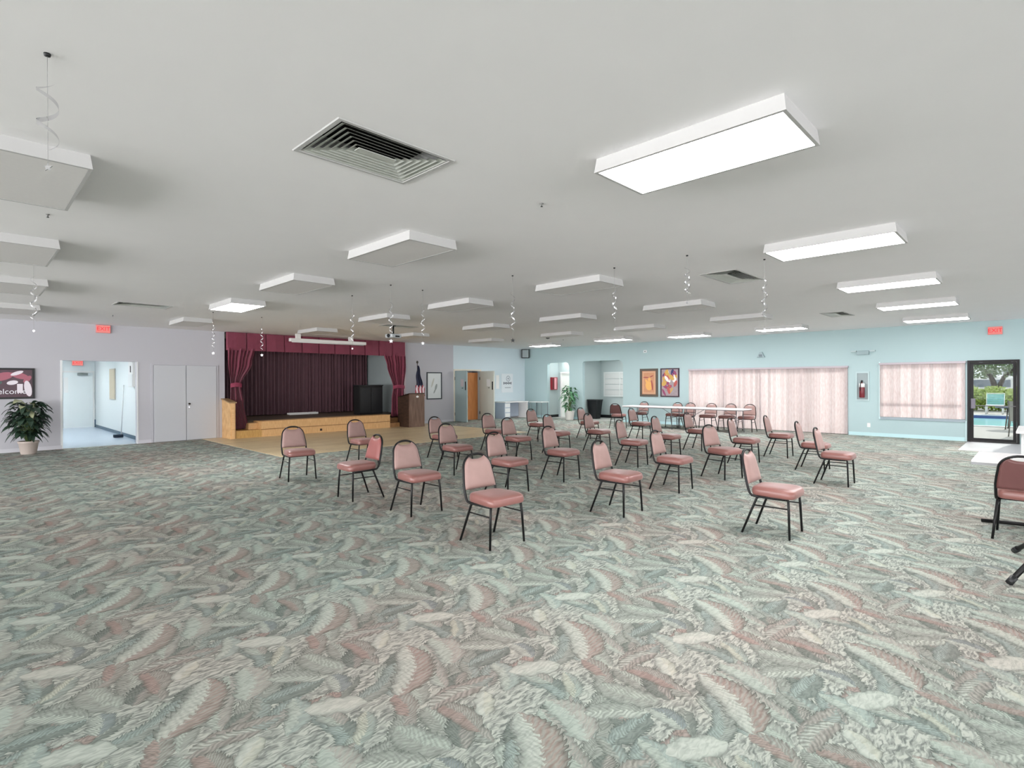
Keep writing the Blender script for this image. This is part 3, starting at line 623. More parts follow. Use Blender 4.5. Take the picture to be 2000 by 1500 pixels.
fr.box(XR+.07, XR+.12, 1.41, 3.27, 2.03, 2.08).box(XR+.07, XR+.12, 1.41, 3.27, .53, .58).box(XR+.07, XR+.12, 1.41, 3.27, .98, 1.03)
struct('window_frame', fr, m_bronze, w); struct('pane', MB().box(XR+.09, XR+.096, 1.46, 3.22, .58, 2.03), GLASS, w)
struct('window_sill', MB().box(XR-.03, XR+.07, 1.41, 3.27, .50, .56), mat('grey_sill', S(150, 164, 172), .5), w)
struct('trim_3', MB().box(XR-.012, XR, 1.385, 1.41, 0, .53).box(XR-.03, XR, 3.27, 3.30, .5, 2.12), mat('pale_aqua_trim', S(208, 232, 234), .5))
# glass door
d = sempty('door_5', (XR, .875, 0))
struct('door_frame', MB().box(XR-.04, XR+.12, 1.32, 1.37, 0, 2.1).box(XR-.04, XR+.12, .38, .43, 0, 2.1).box(XR-.04, XR+.12, .38, 1.37, 2.05, 2.1).box(XR-.03, XR+.12, .38, 1.37, 0, .025), m_bronze, d)
lf = struct('door_leaf', MB().box(XR, XR+.045, 1.25, 1.315, .03, 2.045).box(XR, XR+.045, .435, .50, .03, 2.045).box(XR, XR+.045, .50, 1.25, 1.99, 2.045).box(XR, XR+.045, .50, 1.25, .03, .10), m_bronze, d)
struct('pane', MB().box(XR+.02, XR+.026, .5, 1.25, .10, 1.99), GLASS, d)
struct('push_bar', MB().box(XR-.025, XR-.008, .45, 1.3, .925, .945), mat('bar_grey', S(80, 78, 82), .4), d)
struct('handle', MB().box(XR-.05, XR, 1.21, 1.30, .86, 1.12, bev=.006), mat('pull_grey', S(96, 92, 104), .4), d)
# recess door, fire cabinet, shutter, trash can
d = sempty('door_6', (19.1, 15.1, 0))
struct('door_frame', MB().box(19.03, 19.14, 15.53, 15.58, 0, 2.02).box(19.03, 19.14, 14.66, 14.70, 0, 2.02).box(19.03, 19.14, 14.66, 15.58, 1.98, 2.04), m_white, d)
struct('door_leaf', MB().box(19.08, 19.12, 14.70, 15.53, .01, 1.98), mat('bright_white_door', S(240, 246, 240), .5), d)
t = thing('fire_hose_cabinet', 'red fire cabinet on side wall of narrow recess behind plant', 'fire cabinet', (18.70, 15.728, 1.52))
B(-.19, .19, -.1, 0, -.28, .28, bev=.006).build('body', mat('fire_red', S(140, 26, 40), .4), t); B(-.03, .12, -.108, -.1, -.25, .25).build('glass_door', mat('pink_glass', S(222, 160, 168), .2), t); B(-.16, -.06, -.108, -.1, -.25, .25).build('side_panel', mat('dark_red', S(92, 16, 28), .4), t)
t = thing('louvre_cabinet', 'pale slatted cabinet front on rear wall of the wide recess', 'cabinet', (19.98, 13.0, 1.4))
fr = MB().box(-.04, .0, -.84, .86, .56, .62).box(-.04, 0, -.84, .86, -.46, -.4).box(-.04, 0, .80, .86, -.46, .62).box(-.04, 0, -.84, -.78, -.46, .62).box(-.045, 0, -.02, .03, -.4, .56)
fr.build('frame', mat('pale_frame', S(206, 212, 210), .6), t)
sl = MB()
for k in range(4): sl.box(-.03, -.005, -.78, .8, -.39+k*.24, -.17+k*.24)
sl.build('slat_panel', mat('pale_slats', S(198, 202, 200), .6), t)
t = thing('trash_can', 'tall black tapered trash can in the wide wall recess', 'trash can', (19.1, 13.72, .002))
s_ = MB()
def fr_(w0, w1, z0, z1):
    bm = s_.bm; a = [bm.verts.new((sx*w0, sy*w0, z0)) for sx, sy in ((-1, -1), (1, -1), (1, 1), (-1, 1))]; b = [bm.verts.new((sx*w1, sy*w1, z1)) for sx, sy in ((-1, -1), (1, -1), (1, 1), (-1, 1))]
    for k in range(4): bm.faces.new((a[k], a[(k+1) % 4], b[(k+1) % 4], b[k]))
    bm.faces.new(a[::-1]); bm.faces.new(b)
fr_(.16, .235, 0, .78); s_.build('body', m_blackbase, t); MB().box(-.25, .25, -.25, .25, .78, .83, bev=.01).build('rim', m_blk, t)
for o in (t,): pass
# wall fittings
t = thing('extinguisher_cabinet', 'white framed wall cabinet housing an extinguisher between two blinds', 'cabinet', (XR, 3.70, 1.43))
fr = MB().box(-.03, 0, -.17, .17, .38, .42).box(-.03, 0, -.17, .17, -.42, -.38).box(-.03, 0, -.17, -.135, -.38, .38).box(-.03, 0, .135, .17, -.38, .38)
fr.build('frame', mat('cabinet_frame', S(176, 196, 198), .5), t); B(-.004, 0, -.135, .135, -.38, .38).build('back_panel', mat('cabinet_back', S(146, 158, 160), .6), t)
t = thing('fire_extinguisher', 'red fire extinguisher with white label hanging in the wall cabinet', 'extinguisher', (XR-.085, 3.70, 1.10))
MB().lathe([(0, 0), (.062, 0), (.07, .02), (.07, .33), (.055, .385), (.022, .41), (.022, .44)], 20).build('cylinder', mat('ext_red', S(110, 28, 38), .3), t)
MB().box(-.03, .03, -.015, .015, .44, .50).tube([(0, 0, .48), (-.06, 0, .50), (-.075, .02, .42), (-.075, .03, .2)], .009).build('valve', m_blk, t)
MB().lathe([(0, .3), (.072, .3), (.072, .41), (0, .41)], 20).build('label_band', m_white, t)
MB().box(.03, .082, -.02, .02, .2, .24).build('bracket', m_chrome, t)
t = thing('emergency_light', 'grey twin-head emergency light high between the two blinds', 'emergency light', (XR, 3.68, 2.40))
B(-.09, 0, -.15, .15, -.06, .06, bev=.008).build('housing', mat('emerg_grey', S(140, 160, 164), .5), t)
for s_ in (-1, 1): MB().box(-.1, -.02, s_*.23-.07, s_*.23+.07, .02, .065, bev=.008).build('lamp_head', mat('emerg_pale', S(176, 192, 194), .5), t)
t = thing('wall_bell', 'small grey cone-shaped alarm fixture high on aqua wall over blinds', 'alarm', (XR, 6.53, 2.44))
MB().prism([(0, -.12, -.08), (0, .12, -.08), (0, .035, .1), (0, -.035, .1)], (-.07, 0, 0)).build('body', mat('alarm_grey', S(150, 168, 172), .5), t)
B(-.078, -.07, -.05, .05, -.06, .02).build('grille', mat('alarm_dark', S(110, 124, 130), .6), t)
t = thing('thermostat', 'tiny pale thermostat high on aqua wall above the two pictures', 'thermostat', (XR, 10.8, 2.74)); B(-.03, 0, -.07, .07, -.05, .05, bev=.006).build('body', m_trimw, t); B(-.033, -.03, -.03, .03, -.02, .02).build('dial', mat('dial_grey', S(120, 130, 130), .5), t)
t = thing('wall_outlet', 'white wall outlet low on aqua wall below the extinguisher', 'outlet', (XR, 3.55, .31)); B(-.008, 0, -.04, .04, -.06, .06, bev=.002).build('plate', m_white, t); B(-.011, -.008, -.015, .015, -.035, .035).build('socket', m_trimw, t)

# ------------------------------------------------------------------ ceiling lights
m_fix = mat('fixture_enamel', S(190, 190, 189), .7, spec=.2)
m_dif = mat('prismatic_diffuser_off', S(228, 226, 225), .6, noise=.03, nscale=40)
m_lit = emis('lit_diffuser', (1.0, .98, .99), 31.0)
def fixture(lit, first=[None, None]):
    t = thing('ceiling_light', 'x', 'ceiling light')
    W, L, D = .305, .61, .095
    mb = MB(); bm = mb.bm
    r0 = [bm.verts.new((sx*(W-.012), sy*(L-.012), 0)) for sx, sy in ((-1, -1), (1, -1), (1, 1), (-1, 1))]
    r1 = [bm.verts.new((sx*W, sy*L, -D)) for sx, sy in ((-1, -1), (1, -1), (1, 1), (-1, 1))]
    r2 = [bm.verts.new((sx*(W-.022), sy*(L-.022), -D)) for sx, sy in ((-1, -1), (1, -1), (1, 1), (-1, 1))]
    r3 = [bm.verts.new((sx*(W-.022), sy*(L-.022), -D+.012)) for sx, sy in ((-1, -1), (1, -1), (1, 1), (-1, 1))]
    for a, b in ((r0, r1), (r1, r2), (r2, r3)):
        for k in range(4): bm.faces.new((a[k], a[(k+1) % 4], b[(k+1) % 4], b[k]))
    bm.faces.new(r0)
    mb.build('housing', m_fix, t)
    B(-W+.024, W-.024, -L+.024, L-.024, -D+.002, -D+.010).build('diffuser', m_lit if lit else m_dif, t)
    return t
off = fixture(False); on = fixture(True)
rows = ['first row past the camera', 'second row', 'third row', 'fourth row', 'row closest to stage wall']
FX = [  # x edge(+X), y edge(-Y), lit, label
 (3.63, .95, 1, 'large glowing ceiling light panel overhead, biggest of the lit ones'),
 (6.84, .98, 1, 'glowing ceiling light panel second in the lit row from the biggest one'),
 (10.05, 1.03, 1, 'glowing ceiling light panel third in the lit row from the biggest one'),
 (13.13, 1.09, 1, 'glowing ceiling light panel fourth in the lit row from the biggest one'),
 (16.40, 1.16, 1, 'glowing ceiling light panel ending the lit row above the glass door side'),
 (16.15, 4.51, 1, 'thin glowing ceiling light over the middle of the long blinds'),
 (16.43, 7.34, 1, 'thin glowing ceiling light over the end of long blinds by the pictures'),
 (15.98, 9.88, 1, 'thin glowing ceiling light in front of the two arched recesses'),
 (16.43, 13.37, 1, 'thin glowing ceiling light by the room corner loudspeaker'),
 (3.95, 10.21, 1, 'single glowing ceiling light among unlit ones before the closet doors'),
 (3.72, 4.46, 0, 'unlit ceiling light, the big one next beyond the large air vent'),
 (3.81, 7.32, 0, 'unlit ceiling light between the big unlit one and the single lit one'),
 (4.15, 13.90, 0, 'unlit ceiling light just in front of the closet doors'),
 (.62, 4.48, 0, 'unlit ceiling light cut by picture edge, behind the foil swirl'),
 (.74, 7.37, 0, 'unlit ceiling light cut by picture edge, second of its row'),
 (.90, 10.30, 0, 'unlit ceiling light cut by picture edge, third of its row'),
 (1.08, 13.73, 0, 'unlit ceiling light cut by picture edge, last before the grey wall'),
 (6.90, 4.43, 0, 'unlit ceiling light standing alone above the middle of the chairs'),
 (6.95, 7.28, 0, 'unlit ceiling light beyond the air vent and before the projector'),
 (7.09, 10.14, 0, 'unlit ceiling light directly in front of the projector'),
 (7.39, 14.06, 0, 'unlit ceiling light hanging right above the projection screen case'),
 (10.14, 4.46, 0, 'unlit ceiling light beside the square air vent over the chairs'),
 (10.13, 7.21, 0, 'unlit ceiling light over the chairs in line with the open doors'),
 (10.12, 9.98, 0, 'unlit ceiling light seen edge-on above the framed sketch'),
 (10.15, 13.5, 0, 'unlit ceiling light beside the projector toward the flag'),
 (13.01, 4.38, 0, 'unlit ceiling light in front of the thin lit one over the blinds'),
 (13.27, 7.21, 0, 'unlit ceiling light above the abstract pictures, before the thin lit one'),
 (13.32, 9.98, 0, 'unlit ceiling light over the wide recess and trash can'),
 (13.28, 13.38, 0, 'unlit ceiling light above the open door leaves'),
]
fo = fl = False
for ex, ey, lit, lb in FX:
    loc = (ex-.305, ey+.61, H)
    if lit:
        if not fl: o = on; o.location = loc; o['label'] = lb; fl = True; o['group'] = 'lit ceiling light panels'
        else: o = dup(on, loc, 0, lb)
    else:
        if not fo: o = off; o.location = loc; o['label'] = lb; fo = True; o['group'] = 'unlit ceiling light panels'
        else: o = dup(off, loc, 0, lb)

# ------------------------------------------------------------------ air vents
m_lou = mat('louvre_aluminium', S(196, 200, 194), .45, metal=.2); m_duct = mat('duct_dark', S(8, 8, 8), .9)
def vent(label, x0, x1, y0, y1):
    cx, cy = (x0+x1)/2, (y0+y1)/2; w, l = (x1-x0)/2, (y1-y0)/2
    t = thing('air_vent', label, 'air vent', (cx, cy, H), 0, 'ceiling air vents')
    def ring(wo, lo, zo, wi, li, zi, th=.003):
        mb = MB(); bm = mb.bm
        q = [[bm.verts.new((sx*a, sy*b, z)) for sx, sy in ((-1, -1), (1, -1), (1, 1), (-1, 1))] for a, b, z in ((wo, lo, zo), (wi, li, zi), (wi-th, li-th, zi), (wo-th, lo-th, zo))]
        for a, b in ((0, 1), (1, 2), (2, 3), (3, 0)):
            for k in range(4): bm.faces.new((q[a][k], q[a][(k+1) % 4], q[b][(k+1) % 4], q[b][k]))
        return mb
    fr = MB(); bm = fr.bm
    q = [[bm.verts.new((sx*a, sy*b, z)) for sx, sy in ((-1, -1), (1, -1), (1, 1), (-1, 1))] for a, b, z in ((w, l, 0), (w-.006, l-.006, -.006), (w-.030, l-.030, -.006), (w-.034, l-.034, .0))]
    for a, b in ((0, 1), (1, 2), (2, 3)):
        for k in range(4): bm.faces.new((q[a][k], q[a][(k+1) % 4], q[b][(k+1) % 4], q[b][k]))
    fr.build('frame', m_fix, t)
    MB().box(-w+.04, w-.04, -l+.04, l-.04, .14, .149).build('duct', m_duct, t)
    n = 6; st = (l-.042-.03)/n
    for k in range(n):
        a = .046+k*st
        ring(w-a, l-a, -.004, w-a-st*.95, l-a-st*.95, .018, .003).build('louver', m_lou, t)
    B(-(w-l)-.02, (w-l)+.02, -.028, .028, -.004, .002).build('center_plate', m_lou, t)
    return t
vent('large rectangular air vent with nested louvers, biggest in the ceiling', 1.51, 2.37, 2.85, 3.47)
vent('rectangular air vent above the chairs, beside a hanging foil string', 7.32, 8.37, 2.93, 3.46)
vent('air vent near the aqua wall over the long blinds', 13.45, 14.46, 3.07, 3.55)
vent('dark air vent over the hallway opening and its EXIT sign', 2.02, 2.92, 12.1, 12.66)
vent('dark air vent just above the ceiling projector', 7.74, 8.75, 12.07, 12.55)
for i, (x, y, lb) in enumerate([(3.45, 3.02, 'tiny ceiling sprinkler beyond the large air vent'), (.55, 6.32, 'tiny ceiling sprinkler between two cut-off unlit lights'), (10.95, 7.27, 'tiny ceiling sprinkler amid unlit lights over the chairs'), (15.0, 12.14, 'tiny ceiling sprinkler toward the room corner'), (2.35, 14.6, 'tiny ceiling sprinkler just before the EXIT sign on grey wall')]):
    t = thing('sprinkler', lb, 'sprinkler', (x, y, H), 0, 'ceiling sprinklers'); MB().lathe([(0, 0), (.016, 0), (.016, -.004), (.006, -.008), (.005, -.026), (0, -.026)], 14).build('escutcheon', mat('sprinkler_grey', S(120, 120, 118), .4), t)
    MB().lathe([(0, -.026), (.010, -.026), (.010, -.029), (0, -.029)], 12).build('deflector', m_blk, t)
t = thing('smoke_detector', 'round dark ceiling detector near the pale unlit light over open doors', 'detector', (14.0, 12.0, H)); MB().lathe([(0, 0), (.07, 0), (.06, -.03), (.03, -.045), (0, -.045)], 20).build('body', mat('detector_dark', S(90, 88, 86), .5), t); MB().lathe([(0, -.045), (.02, -.045), (.018, -.05), (0, -.05)], 12).build('sensor', m_blk, t)
# projector
t = thing('ceiling_projector', 'grey ceiling projector on short black pole in front of stage', 'projector', (8.02, 12.25, H), math.radians(10))
MB().lathe([(0, 0), (.07, 0), (.07, -.012), (.02, -.02)], 16).build('mount_plate', m_blk, t); MB().tube([(0, 0, -.01), (0, 0, -.24)], .022).build('pole', m_black, t)
MB().box(-.17, .17, -.13, .13, -.33, -.23, bev=.02).build('body', mat('projector_grey', S(190, 196, 200), .4), t)
MB().lathe([(0, 0), (.04, 0), (.045, .03), (.035, .05), (0, .05)], 16).build('lens', m_blk, t).matrix_local = Matrix.Translation((-.17, -.02, -.28)) @ Matrix.Rotation(-PI/2, 4, 'Y')
MB().box(-.05, .1, -.134, -.13, -.31, -.27).build('vent_grille', m_blk, t)

# ------------------------------------------------------------------ hanging foil swirls
m_foil = mat('silver_foil', S(225, 225, 228), .12, metal=1); m_str = mat('thin_string', S(150, 150, 150), .6)
def swirl(loc, drop, star, label, big=False, dark=False):
    t = thing('hanging_swirl', label, 'decoration', (loc[0], loc[1], H), 0, 'foil swirls hanging from ceiling')
    MB().lathe([(0, 0), (.014, 0), (.012, -.012), (0, -.014)], 10).build('hook', m_blk, t)
    MB().tube([(0, 0, -.01), (0, 0, -drop)], .0012, n=4).build('string', m_str, t)
    r = .04 if big else .032; turns = 2.2 if big else 4
    z0, z1 = -.14*drop/.6, -drop+.06
    MB().grid(lambda u, v: (r*math.cos(2*PI*turns*u+.7), r*math.sin(2*PI*turns*u+.7), z0+(z1-z0)*u+(v-.5)*.022*math.sin(PI*min(1, u*1.02))+.0), int(30*turns), 2).build('swirl_ribbon', m_foil, t)
    pts = []
    R_ = .035 if not big else .02
    for k in range(10):
        a = PI/2+PI*k/5; q = R_*star if k % 2 == 0 else R_*.42; pts.append((q*math.cos(a), -.002, -drop+q*math.sin(a)-.02))
    MB().prism(pts, (0, .004, 0)).build('star', m_foil if not dark else m_blk, t).rotation_euler = (0, 0, math.radians(-40))
    return t
swirl((.285, 3.25), .50, 1, 'largest silver foil swirl dangling by the cut-off unlit light', True)
for x, y, dpp, lb in [(4.83, 12.75, .85, 'foil swirl with white star hanging before the stage valance'), (3.76, 12.57, .85, 'foil swirl with white star hanging before the closet doors'), (4.75, 8.52, .9, 'long foil swirl string between unlit lights before the stage'),
    (5.48, 5.35, .9, 'foil swirl with dark end hanging in front of the crest poster wall'), (5.29, 7.22, .85, 'foil swirl with white star hanging before the framed sketch wall'), (6.10, 3.03, .55, 'foil swirl hanging beside the rectangular air vent'),
    (6.98, 2.45, .85, 'foil swirl hanging before the long blinds wall'), (.62, 8.68, .85, 'foil swirl hanging over the cut-off unlit lights above grey wall'), (6.07, 4.04, .8, 'foil swirl hanging above the wide recess'), (4.66, 7.18, .85, 'foil swirl with star hanging beneath the projector')]:
    swirl((x, y), dpp, 1 if ('star' in lb or 'dark end' in lb) else .35, lb, dark=(abs(x-5.48) < .01))

# ------------------------------------------------------------------ banquet chairs
def vinyl_mat(name, c, rough):
    m = bpy.data.materials.new(name); m.use_nodes = True; nt = m.node_tree; N = nt.nodes; K = nt.links.new; b = N['Principled BSDF']
    b.inputs['Roughness'].default_value = rough; b.inputs['Specular IOR Level'].default_value = .6; b.inputs['Sheen Weight'].default_value = .25; b.inputs['Sheen Roughness'].default_value = .4
    b.inputs['Sheen Tint'].default_value = (1, .85, .82, 1)
    oi = N.new('ShaderNodeObjectInfo'); tc = N.new('ShaderNodeTexCoord'); n = N.new('ShaderNodeTexNoise'); n.inputs['Scale'].default_value = 9
    K(tc.outputs['Object'], n.inputs['Vector'])
    hv = N.new('ShaderNodeHueSaturation'); hv.inputs['Color'].default_value = (*c, 1)
    mr = N.new('ShaderNodeMapRange'); mr.inputs[3].default_value = .85; mr.inputs[4].default_value = 1.1; K(n.outputs['Fac'], mr.inputs[0]); K(mr.outputs[0], hv.inputs['Value'])
    K(hv.outputs[0], b.inputs['Base Color']); return m
m_seat = vinyl_mat('dusty_rose_vinyl', S(136, 90, 84), .36)
m_pad = vinyl_mat('dusty_rose_back', S(156, 126, 120), .5)
m_rear = vinyl_mat('maroon_back_board', S(98, 58, 56), .5)
def seat_mesh():
    """rounded waterfall cushion"""
    def fn(u, v):
        return None
    mb = MB(); bm = mb.bm; n = 32; rings = []
    def outline(s, z):
        pts = []
        for k in range(n):
            a = 2*PI*k/n; c_, s__ = math.cos(a), math.sin(a); e = .32
            x = math.copysign(abs(c_)**e, c_); y = math.copysign(abs(s__)**e, s__)
            hw = .222 if x > 0 else .212-.02*abs(x)
            xx = .03+.215*s*x; yy = y*hw*s
            front = max(0, x*s-.5)*.03
            pts.append(bm.verts.new((xx, yy, z-front*(1 if z > .42 else .2))))
        return pts
    for s, z in ((.94, .400), (.99, .405), (1.01, .43), (1.01, .455), (.985, .475), (.92, .488), (.72, .495), (.35, .498)): rings.append(outline(s, z))
    for a, b in zip(rings, rings[1:]):
        for k in range(n):
            f = bm.faces.new((a[k], a[(k+1) % n], b[(k+1) % n], b[k])); f.smooth = True
    bm.faces.new(rings[0][::-1]); f = bm.faces.new(rings[-1]); f.smooth = True
    return mb
# back plane: leaned; parameter z -> x
def bx(z):
    return -.195-.099*((z-.44)/.417) if z > .44 else -.195
def hoop(z0=.50):
    """half width by height for hoop centreline"""
    pts = []
    W0, W1, zs = .200, .168, .70
    pts.append((W0, .47)); pts.append((W0, .55)); pts.append((.190, .63)); pts.append((.178, zs))
    for k in range(1, 10):
        a = PI/2*k/9; pts.append((.178*math.cos(a)**.9, zs+.147*math.sin(a)))
    return pts
HP = hoop()
def hw_at(z):
    for (w0, z0), (w1, z1) in zip(HP, HP[1:]):
        if z0 <= z <= z1: return w0+(w1-w0)*(z-z0)/(z1-z0)
    return 0
def back_pad(yoff, inset, z0, ztop, dip, th):
    """pad with curved top edge: columns across, rows up"""
    mb = MB(); bm = mb.bm; nu, nv = 14, 12
    F, R_ = [], []
    for j in range(nv+1):
        rf, rb = [], []
        for i in range(nu+1):
            u = i/nu*2-1
            zt = ztop - dip*(1-abs(u)**2.2)
            # outer columns stay lower because the hoop closes in
            z = z0+(zt-z0)*j/nv
            hw = max(.02, hw_at(min(z, .84))-inset)
            y = u*hw; edge = (1-abs(u)**6)*(1-abs(2*j/nv-1)**8)
            x = bx(z)+yoff
            rf.append(bm.verts.new((x+th*(.35+.65*edge), y, z))); rb.append(bm.verts.new((x-.004, y, z)))
        F.append(rf); R_.append(rb)
    for j in range(nv):
        for i in range(nu):
            f = bm.faces.new((F[j][i], F[j][i+1], F[j+1][i+1], F[j+1][i])); f.smooth = True
            f = bm.faces.new((R_[j][i], R_[j+1][i], R_[j+1][i+1], R_[j][i+1])); f.smooth = True
    for i in range(nu):
        bm.faces.new((F[0][i], R_[0][i], R_[0][i+1], F[0][i+1])); bm.faces.new((F[nv][i], F[nv][i+1], R_[nv][i+1], R_[nv][i]))
    for j in range(nv):
        bm.faces.new((F[j][0], F[j+1][0], R_[j+1][0], R_[j][0])); bm.faces.new((F[j][nu], R_[j][nu], R_[j+1][nu], F[j+1][nu]))
    return mb
def make_chair():
    t = thing('banquet_chair', 'x', 'chair')
    seat_mesh().build('seat', m_seat, t)
    bk = back_pad(.004, .004, .512, .826, .030, .036).build('backrest', m_pad, t)
    back_pad(-.006, .007, .505, .822, .030, .002).build('back_board', m_rear, bk)
    # hoop continues down each side into the seat rail
    L_ = [(bx(z), y, z) for (y, z) in HP]
    R2 = [(x, -y, z) for (x, y, z) in L_][::-1]
    def low(s): return [(.16, s*.185, .392), (0, s*.190, .390), (-.12, s*.196, .392), (-.165, s*.199, .40), (-.186, s*.200, .425)]
    MB().tube(low(1)+L_+R2[1:]+low(-1)[::-1], .0130, n=8).build('back_frame', m_black, t)
    for s in (-1, 1):
        MB().tube([(.165, s*.188, .400), (.185, s*.195, .385), (.192, s*.205, .30), (.204, s*.222, 0)], [.0125, .0125, .0125, .0115]).build('leg', m_black, t)
        MB().tube([(-.100, s*.190, .392), (-.118, s*.194, .372), (-.165, s*.203, .25), (-.258, s*.222, 0)], [.0125, .0125, .0125, .0115]).build('leg', m_black, t)
        MB().tube([(.192, s*.205, .302), (-.146, s*.200, .302)], .007).build('stretcher', m_black, t)
    MB().tube([(.165, -.188, .392), (.165, .188, .392)], .009).tube([(-.12, -.19, .392), (-.12, .19, .392)], .009).build('seat_frame', m_black, t)
    return t
CH = {
 'c1': (3.915, 8.813, -96, 'rose banquet chair standing alone below the stage at edge of wood floor'),
 'c2': (5.525, 9.528, -88, 'rose chair by the wood floor, half hidden behind the chair turned away from others'),
 'c3': (3.861, 6.764, -182.7, 'red-backed banquet chair, the only one turned facing the opposite way'),
 'c4': (3.941, 5.508, -92, 'pale-backed chair between the turned red-backed chair and the frontmost chair'),
 'c5': (3.714, 3.902, -93, 'frontmost banquet chair with black crown handle, largest of all'),
 'c6': (5.535, 5.515, -88, 'rose chair directly behind the frontmost largest chair'),
 'c7': (6.093, 7.355, -89, 'rose chair overlapping the small dark one in front of the lectern wall'),
 'c8': (7.149, 9.049, -86, 'small dark rose chair before the framed sketch, overlapped by one chair'),
 'c9': (8.747, 9.129, -92, 'small rose chair just below the orange door'),
 'c10': (7.921, 7.629, -90, 'rose chair below the cream door leaf and counter end'),
 'c11': (10.945, 9.739, -92, 'small rose chair standing before the corner side table'),
 'c12': (6.876, 5.608, -87, 'rose chair with dark mark at its top, hiding another back above it'),
 'c13': (9.349, 7.749, -86, 'rose chair whose back shows just above the dark-marked chair'),
 'c14': (12.425, 9.145, -88, 'small rose chair below the potted plant of the recess, rearmost of its pair'),
 'c15': (10.292, 7.318, -86, 'rose chair overlapping the small one below the recess plant'),
 'c16': (5.617, 3.695, -87, 'large rose chair standing alone between frontmost chair and the next big ones'),
 'c17': (8.929, 5.545, -83, 'rose side-seen chair with the dark maroon chair top right behind it'),
 'c18': (12.997, 7.834, -90, 'small rose chair in front of the white folding table beside dark maroon chair'),
 'c19': (7.337, 3.882, -88, 'rose chair in the middle overlapping a chair back of equal line behind'),
 'c20': (10.329, 5.593, -87, 'rose chair whose back rises just above the middle overlapping chair'),
 'c21': (11.962, 5.687, -92, 'small rose chair in front of folding table under the blinds edge'),
 'c22': (8.813, 3.761, -104, 'rose chair turned more toward viewer than all its neighbours'),
 'c23': (10.657, 4.115, -86, 'rose chair peeking out between the turned one and the blinds'),
 'c24': (12.080, 3.940, -86, 'rose side-seen chair against the middle of the long blinds'),
 'c25': (5.974, 2.000, -88, 'big rose side-seen chair standing alone nearest the table edge side'),
 'c26': (10.685, 2.905, -86, 'rose chair partly covered by the last chair of the rows'),
 'c27': (9.455, 2.264, -88, 'rose side-seen chair ending the rows toward the glass door'),
}
CH['c25'] = CH['c25'][:3] + ('big rose side-seen chair standing alone in front of the others, second largest',)
CH['c16'] = CH['c16'][:3] + ('large rose chair alone in the gap beside the frontmost one',)
proto = make_chair(); first = True
for k_, (x, y, a, lb) in CH.items():
    if first: o = proto; first = False; o.location = (x, y, 0); o.rotation_euler = (0, 0, math.radians(a)); o['label'] = lb
    else: o = dup(proto, (x, y, 0), math.radians(a), lb)
    if k_ == 'c3':
        for ch in o.children:
            if ch.name.startswith('backrest'):
                ch.material_slots[0].link = 'OBJECT'; ch.material_slots[0].material = vinyl_mat('red_vinyl_back', S(146, 84, 80), .45); ch['label'] = 'redder vinyl backrest'
    o['group'] = 'rose banquet chairs set out in rows on the carpet'
for x, y, a, lb, g in [
    (15.75, 10.35, 12, 'dark maroon-backed chair at the end of folding tables by the recess', 0),
    (17.35, 10.45, 180, 'chair behind folding table alone under the orange picture', 0),
    (17.35, 9.12, 180, 'chair behind folding table below the colourful picture, first of touching pair', 0),
    (17.35, 8.64, 181, 'chair behind folding table, second of the touching pair near blinds edge', 0),
    (17.35, 7.90, 180, 'chair behind folding table, third from its end by the blinds middle', 0),
    (17.35, 7.25, 179, 'chair behind folding table, last but one before its end', 0),
    (17.32, 6.62, 182, 'chair behind the very end of folding table before the long blinds', 0)]:
    dup(proto, (x, y, 0), math.radians(a), lb, 'banquet chairs around the white folding tables')
o = dup(proto, (7.47, .12, 0), math.radians(-2), 'maroon-backed chair cut by picture edge, pulled up to the white square table', 'chair at the white square table')

# ------------------------------------------------------------------ tables
m_tt = mat('white_laminate', S(236, 232, 232), .3); m_tl = mat('folding_leg_grey', S(110, 108, 112), .35)
def folding_table(label, x0, x1, y0, y1):
    t = thing('folding_table', label, 'table', ((x0+x1)/2, (y0+y1)/2, 0), 0, 'white folding tables by the blinds')
    w, l = (x1-x0)/2, (y1-y0)/2
    B(-w, w, -l, l, .705, .74, bev=.006).build('tabletop', m_tt, t); B(-w+.02, w-.02, -l+.02, l-.02, .685, .705).build('apron', m_tl, t)
    for s in (-1, 1):
        for q in (-1, 1): MB().tube([(q*(w-.08), s*(l-.25), .69), (q*(w-.06), s*(l-.22), 0)], .013).build('leg', m_tl, t)
        MB().tube([(-w+.07, s*(l-.235), .12), (w-.07, s*(l-.235), .12)], .01).tube([(0, s*(l-.24), .4), (0, s*(l-.75), .69)], .008).tube([(-w+.075, s*(l-.24), .4), (w-.075, s*(l-.24), .4)], .01).build('brace', m_tl, t)
    return t
folding_table('white folding table with end at the wide recess and dark maroon chair', 16.42, 17.1, 8.52, 10.62)
folding_table('white folding table standing in front of the long blinds', 16.42, 17.1, 6.38, 8.48)
t = thing('square_cafe_table', 'white square table with black cross base cut by picture edge', 'table', (7.96, .06, 0))
B(-.48, .48, -.47, .47, .725, .745, bev=.004).build('tabletop', m_tt, t); B(-.482, .482, -.472, .472, .700, .725).build('edge_band', mat('grey_edge', S(140, 142, 144), .5), t)
MB().tube([(0, 0, .05), (0, 0, .715)], .035).build('column', m_black, t)
MB().tube([(.04, .42, .02), (0, 0, .045), (0, -.42, .02)], .02).tube([(-.42, .04, .02), (0, 0, .045), (.42, 0, .02)], .02).build('cross_base', m_black, t)
t = thing('tripod_stand', 'black round-legged tripod foot entering from the picture edge', 'stand', (6.2, -.14, 0))
for a in (150, 30, 270):
    ca, sa = math.cos(math.radians(a)), math.sin(math.radians(a)); lg = MB().tube([(0, 0, .42), (.62*ca, .62*sa, .035)], .02).build('leg', m_black, t)
    MB().tube([(.58*ca, .58*sa, .06), (.635*ca, .635*sa, .024)], .026).build('rubber_foot', m_blk, lg)
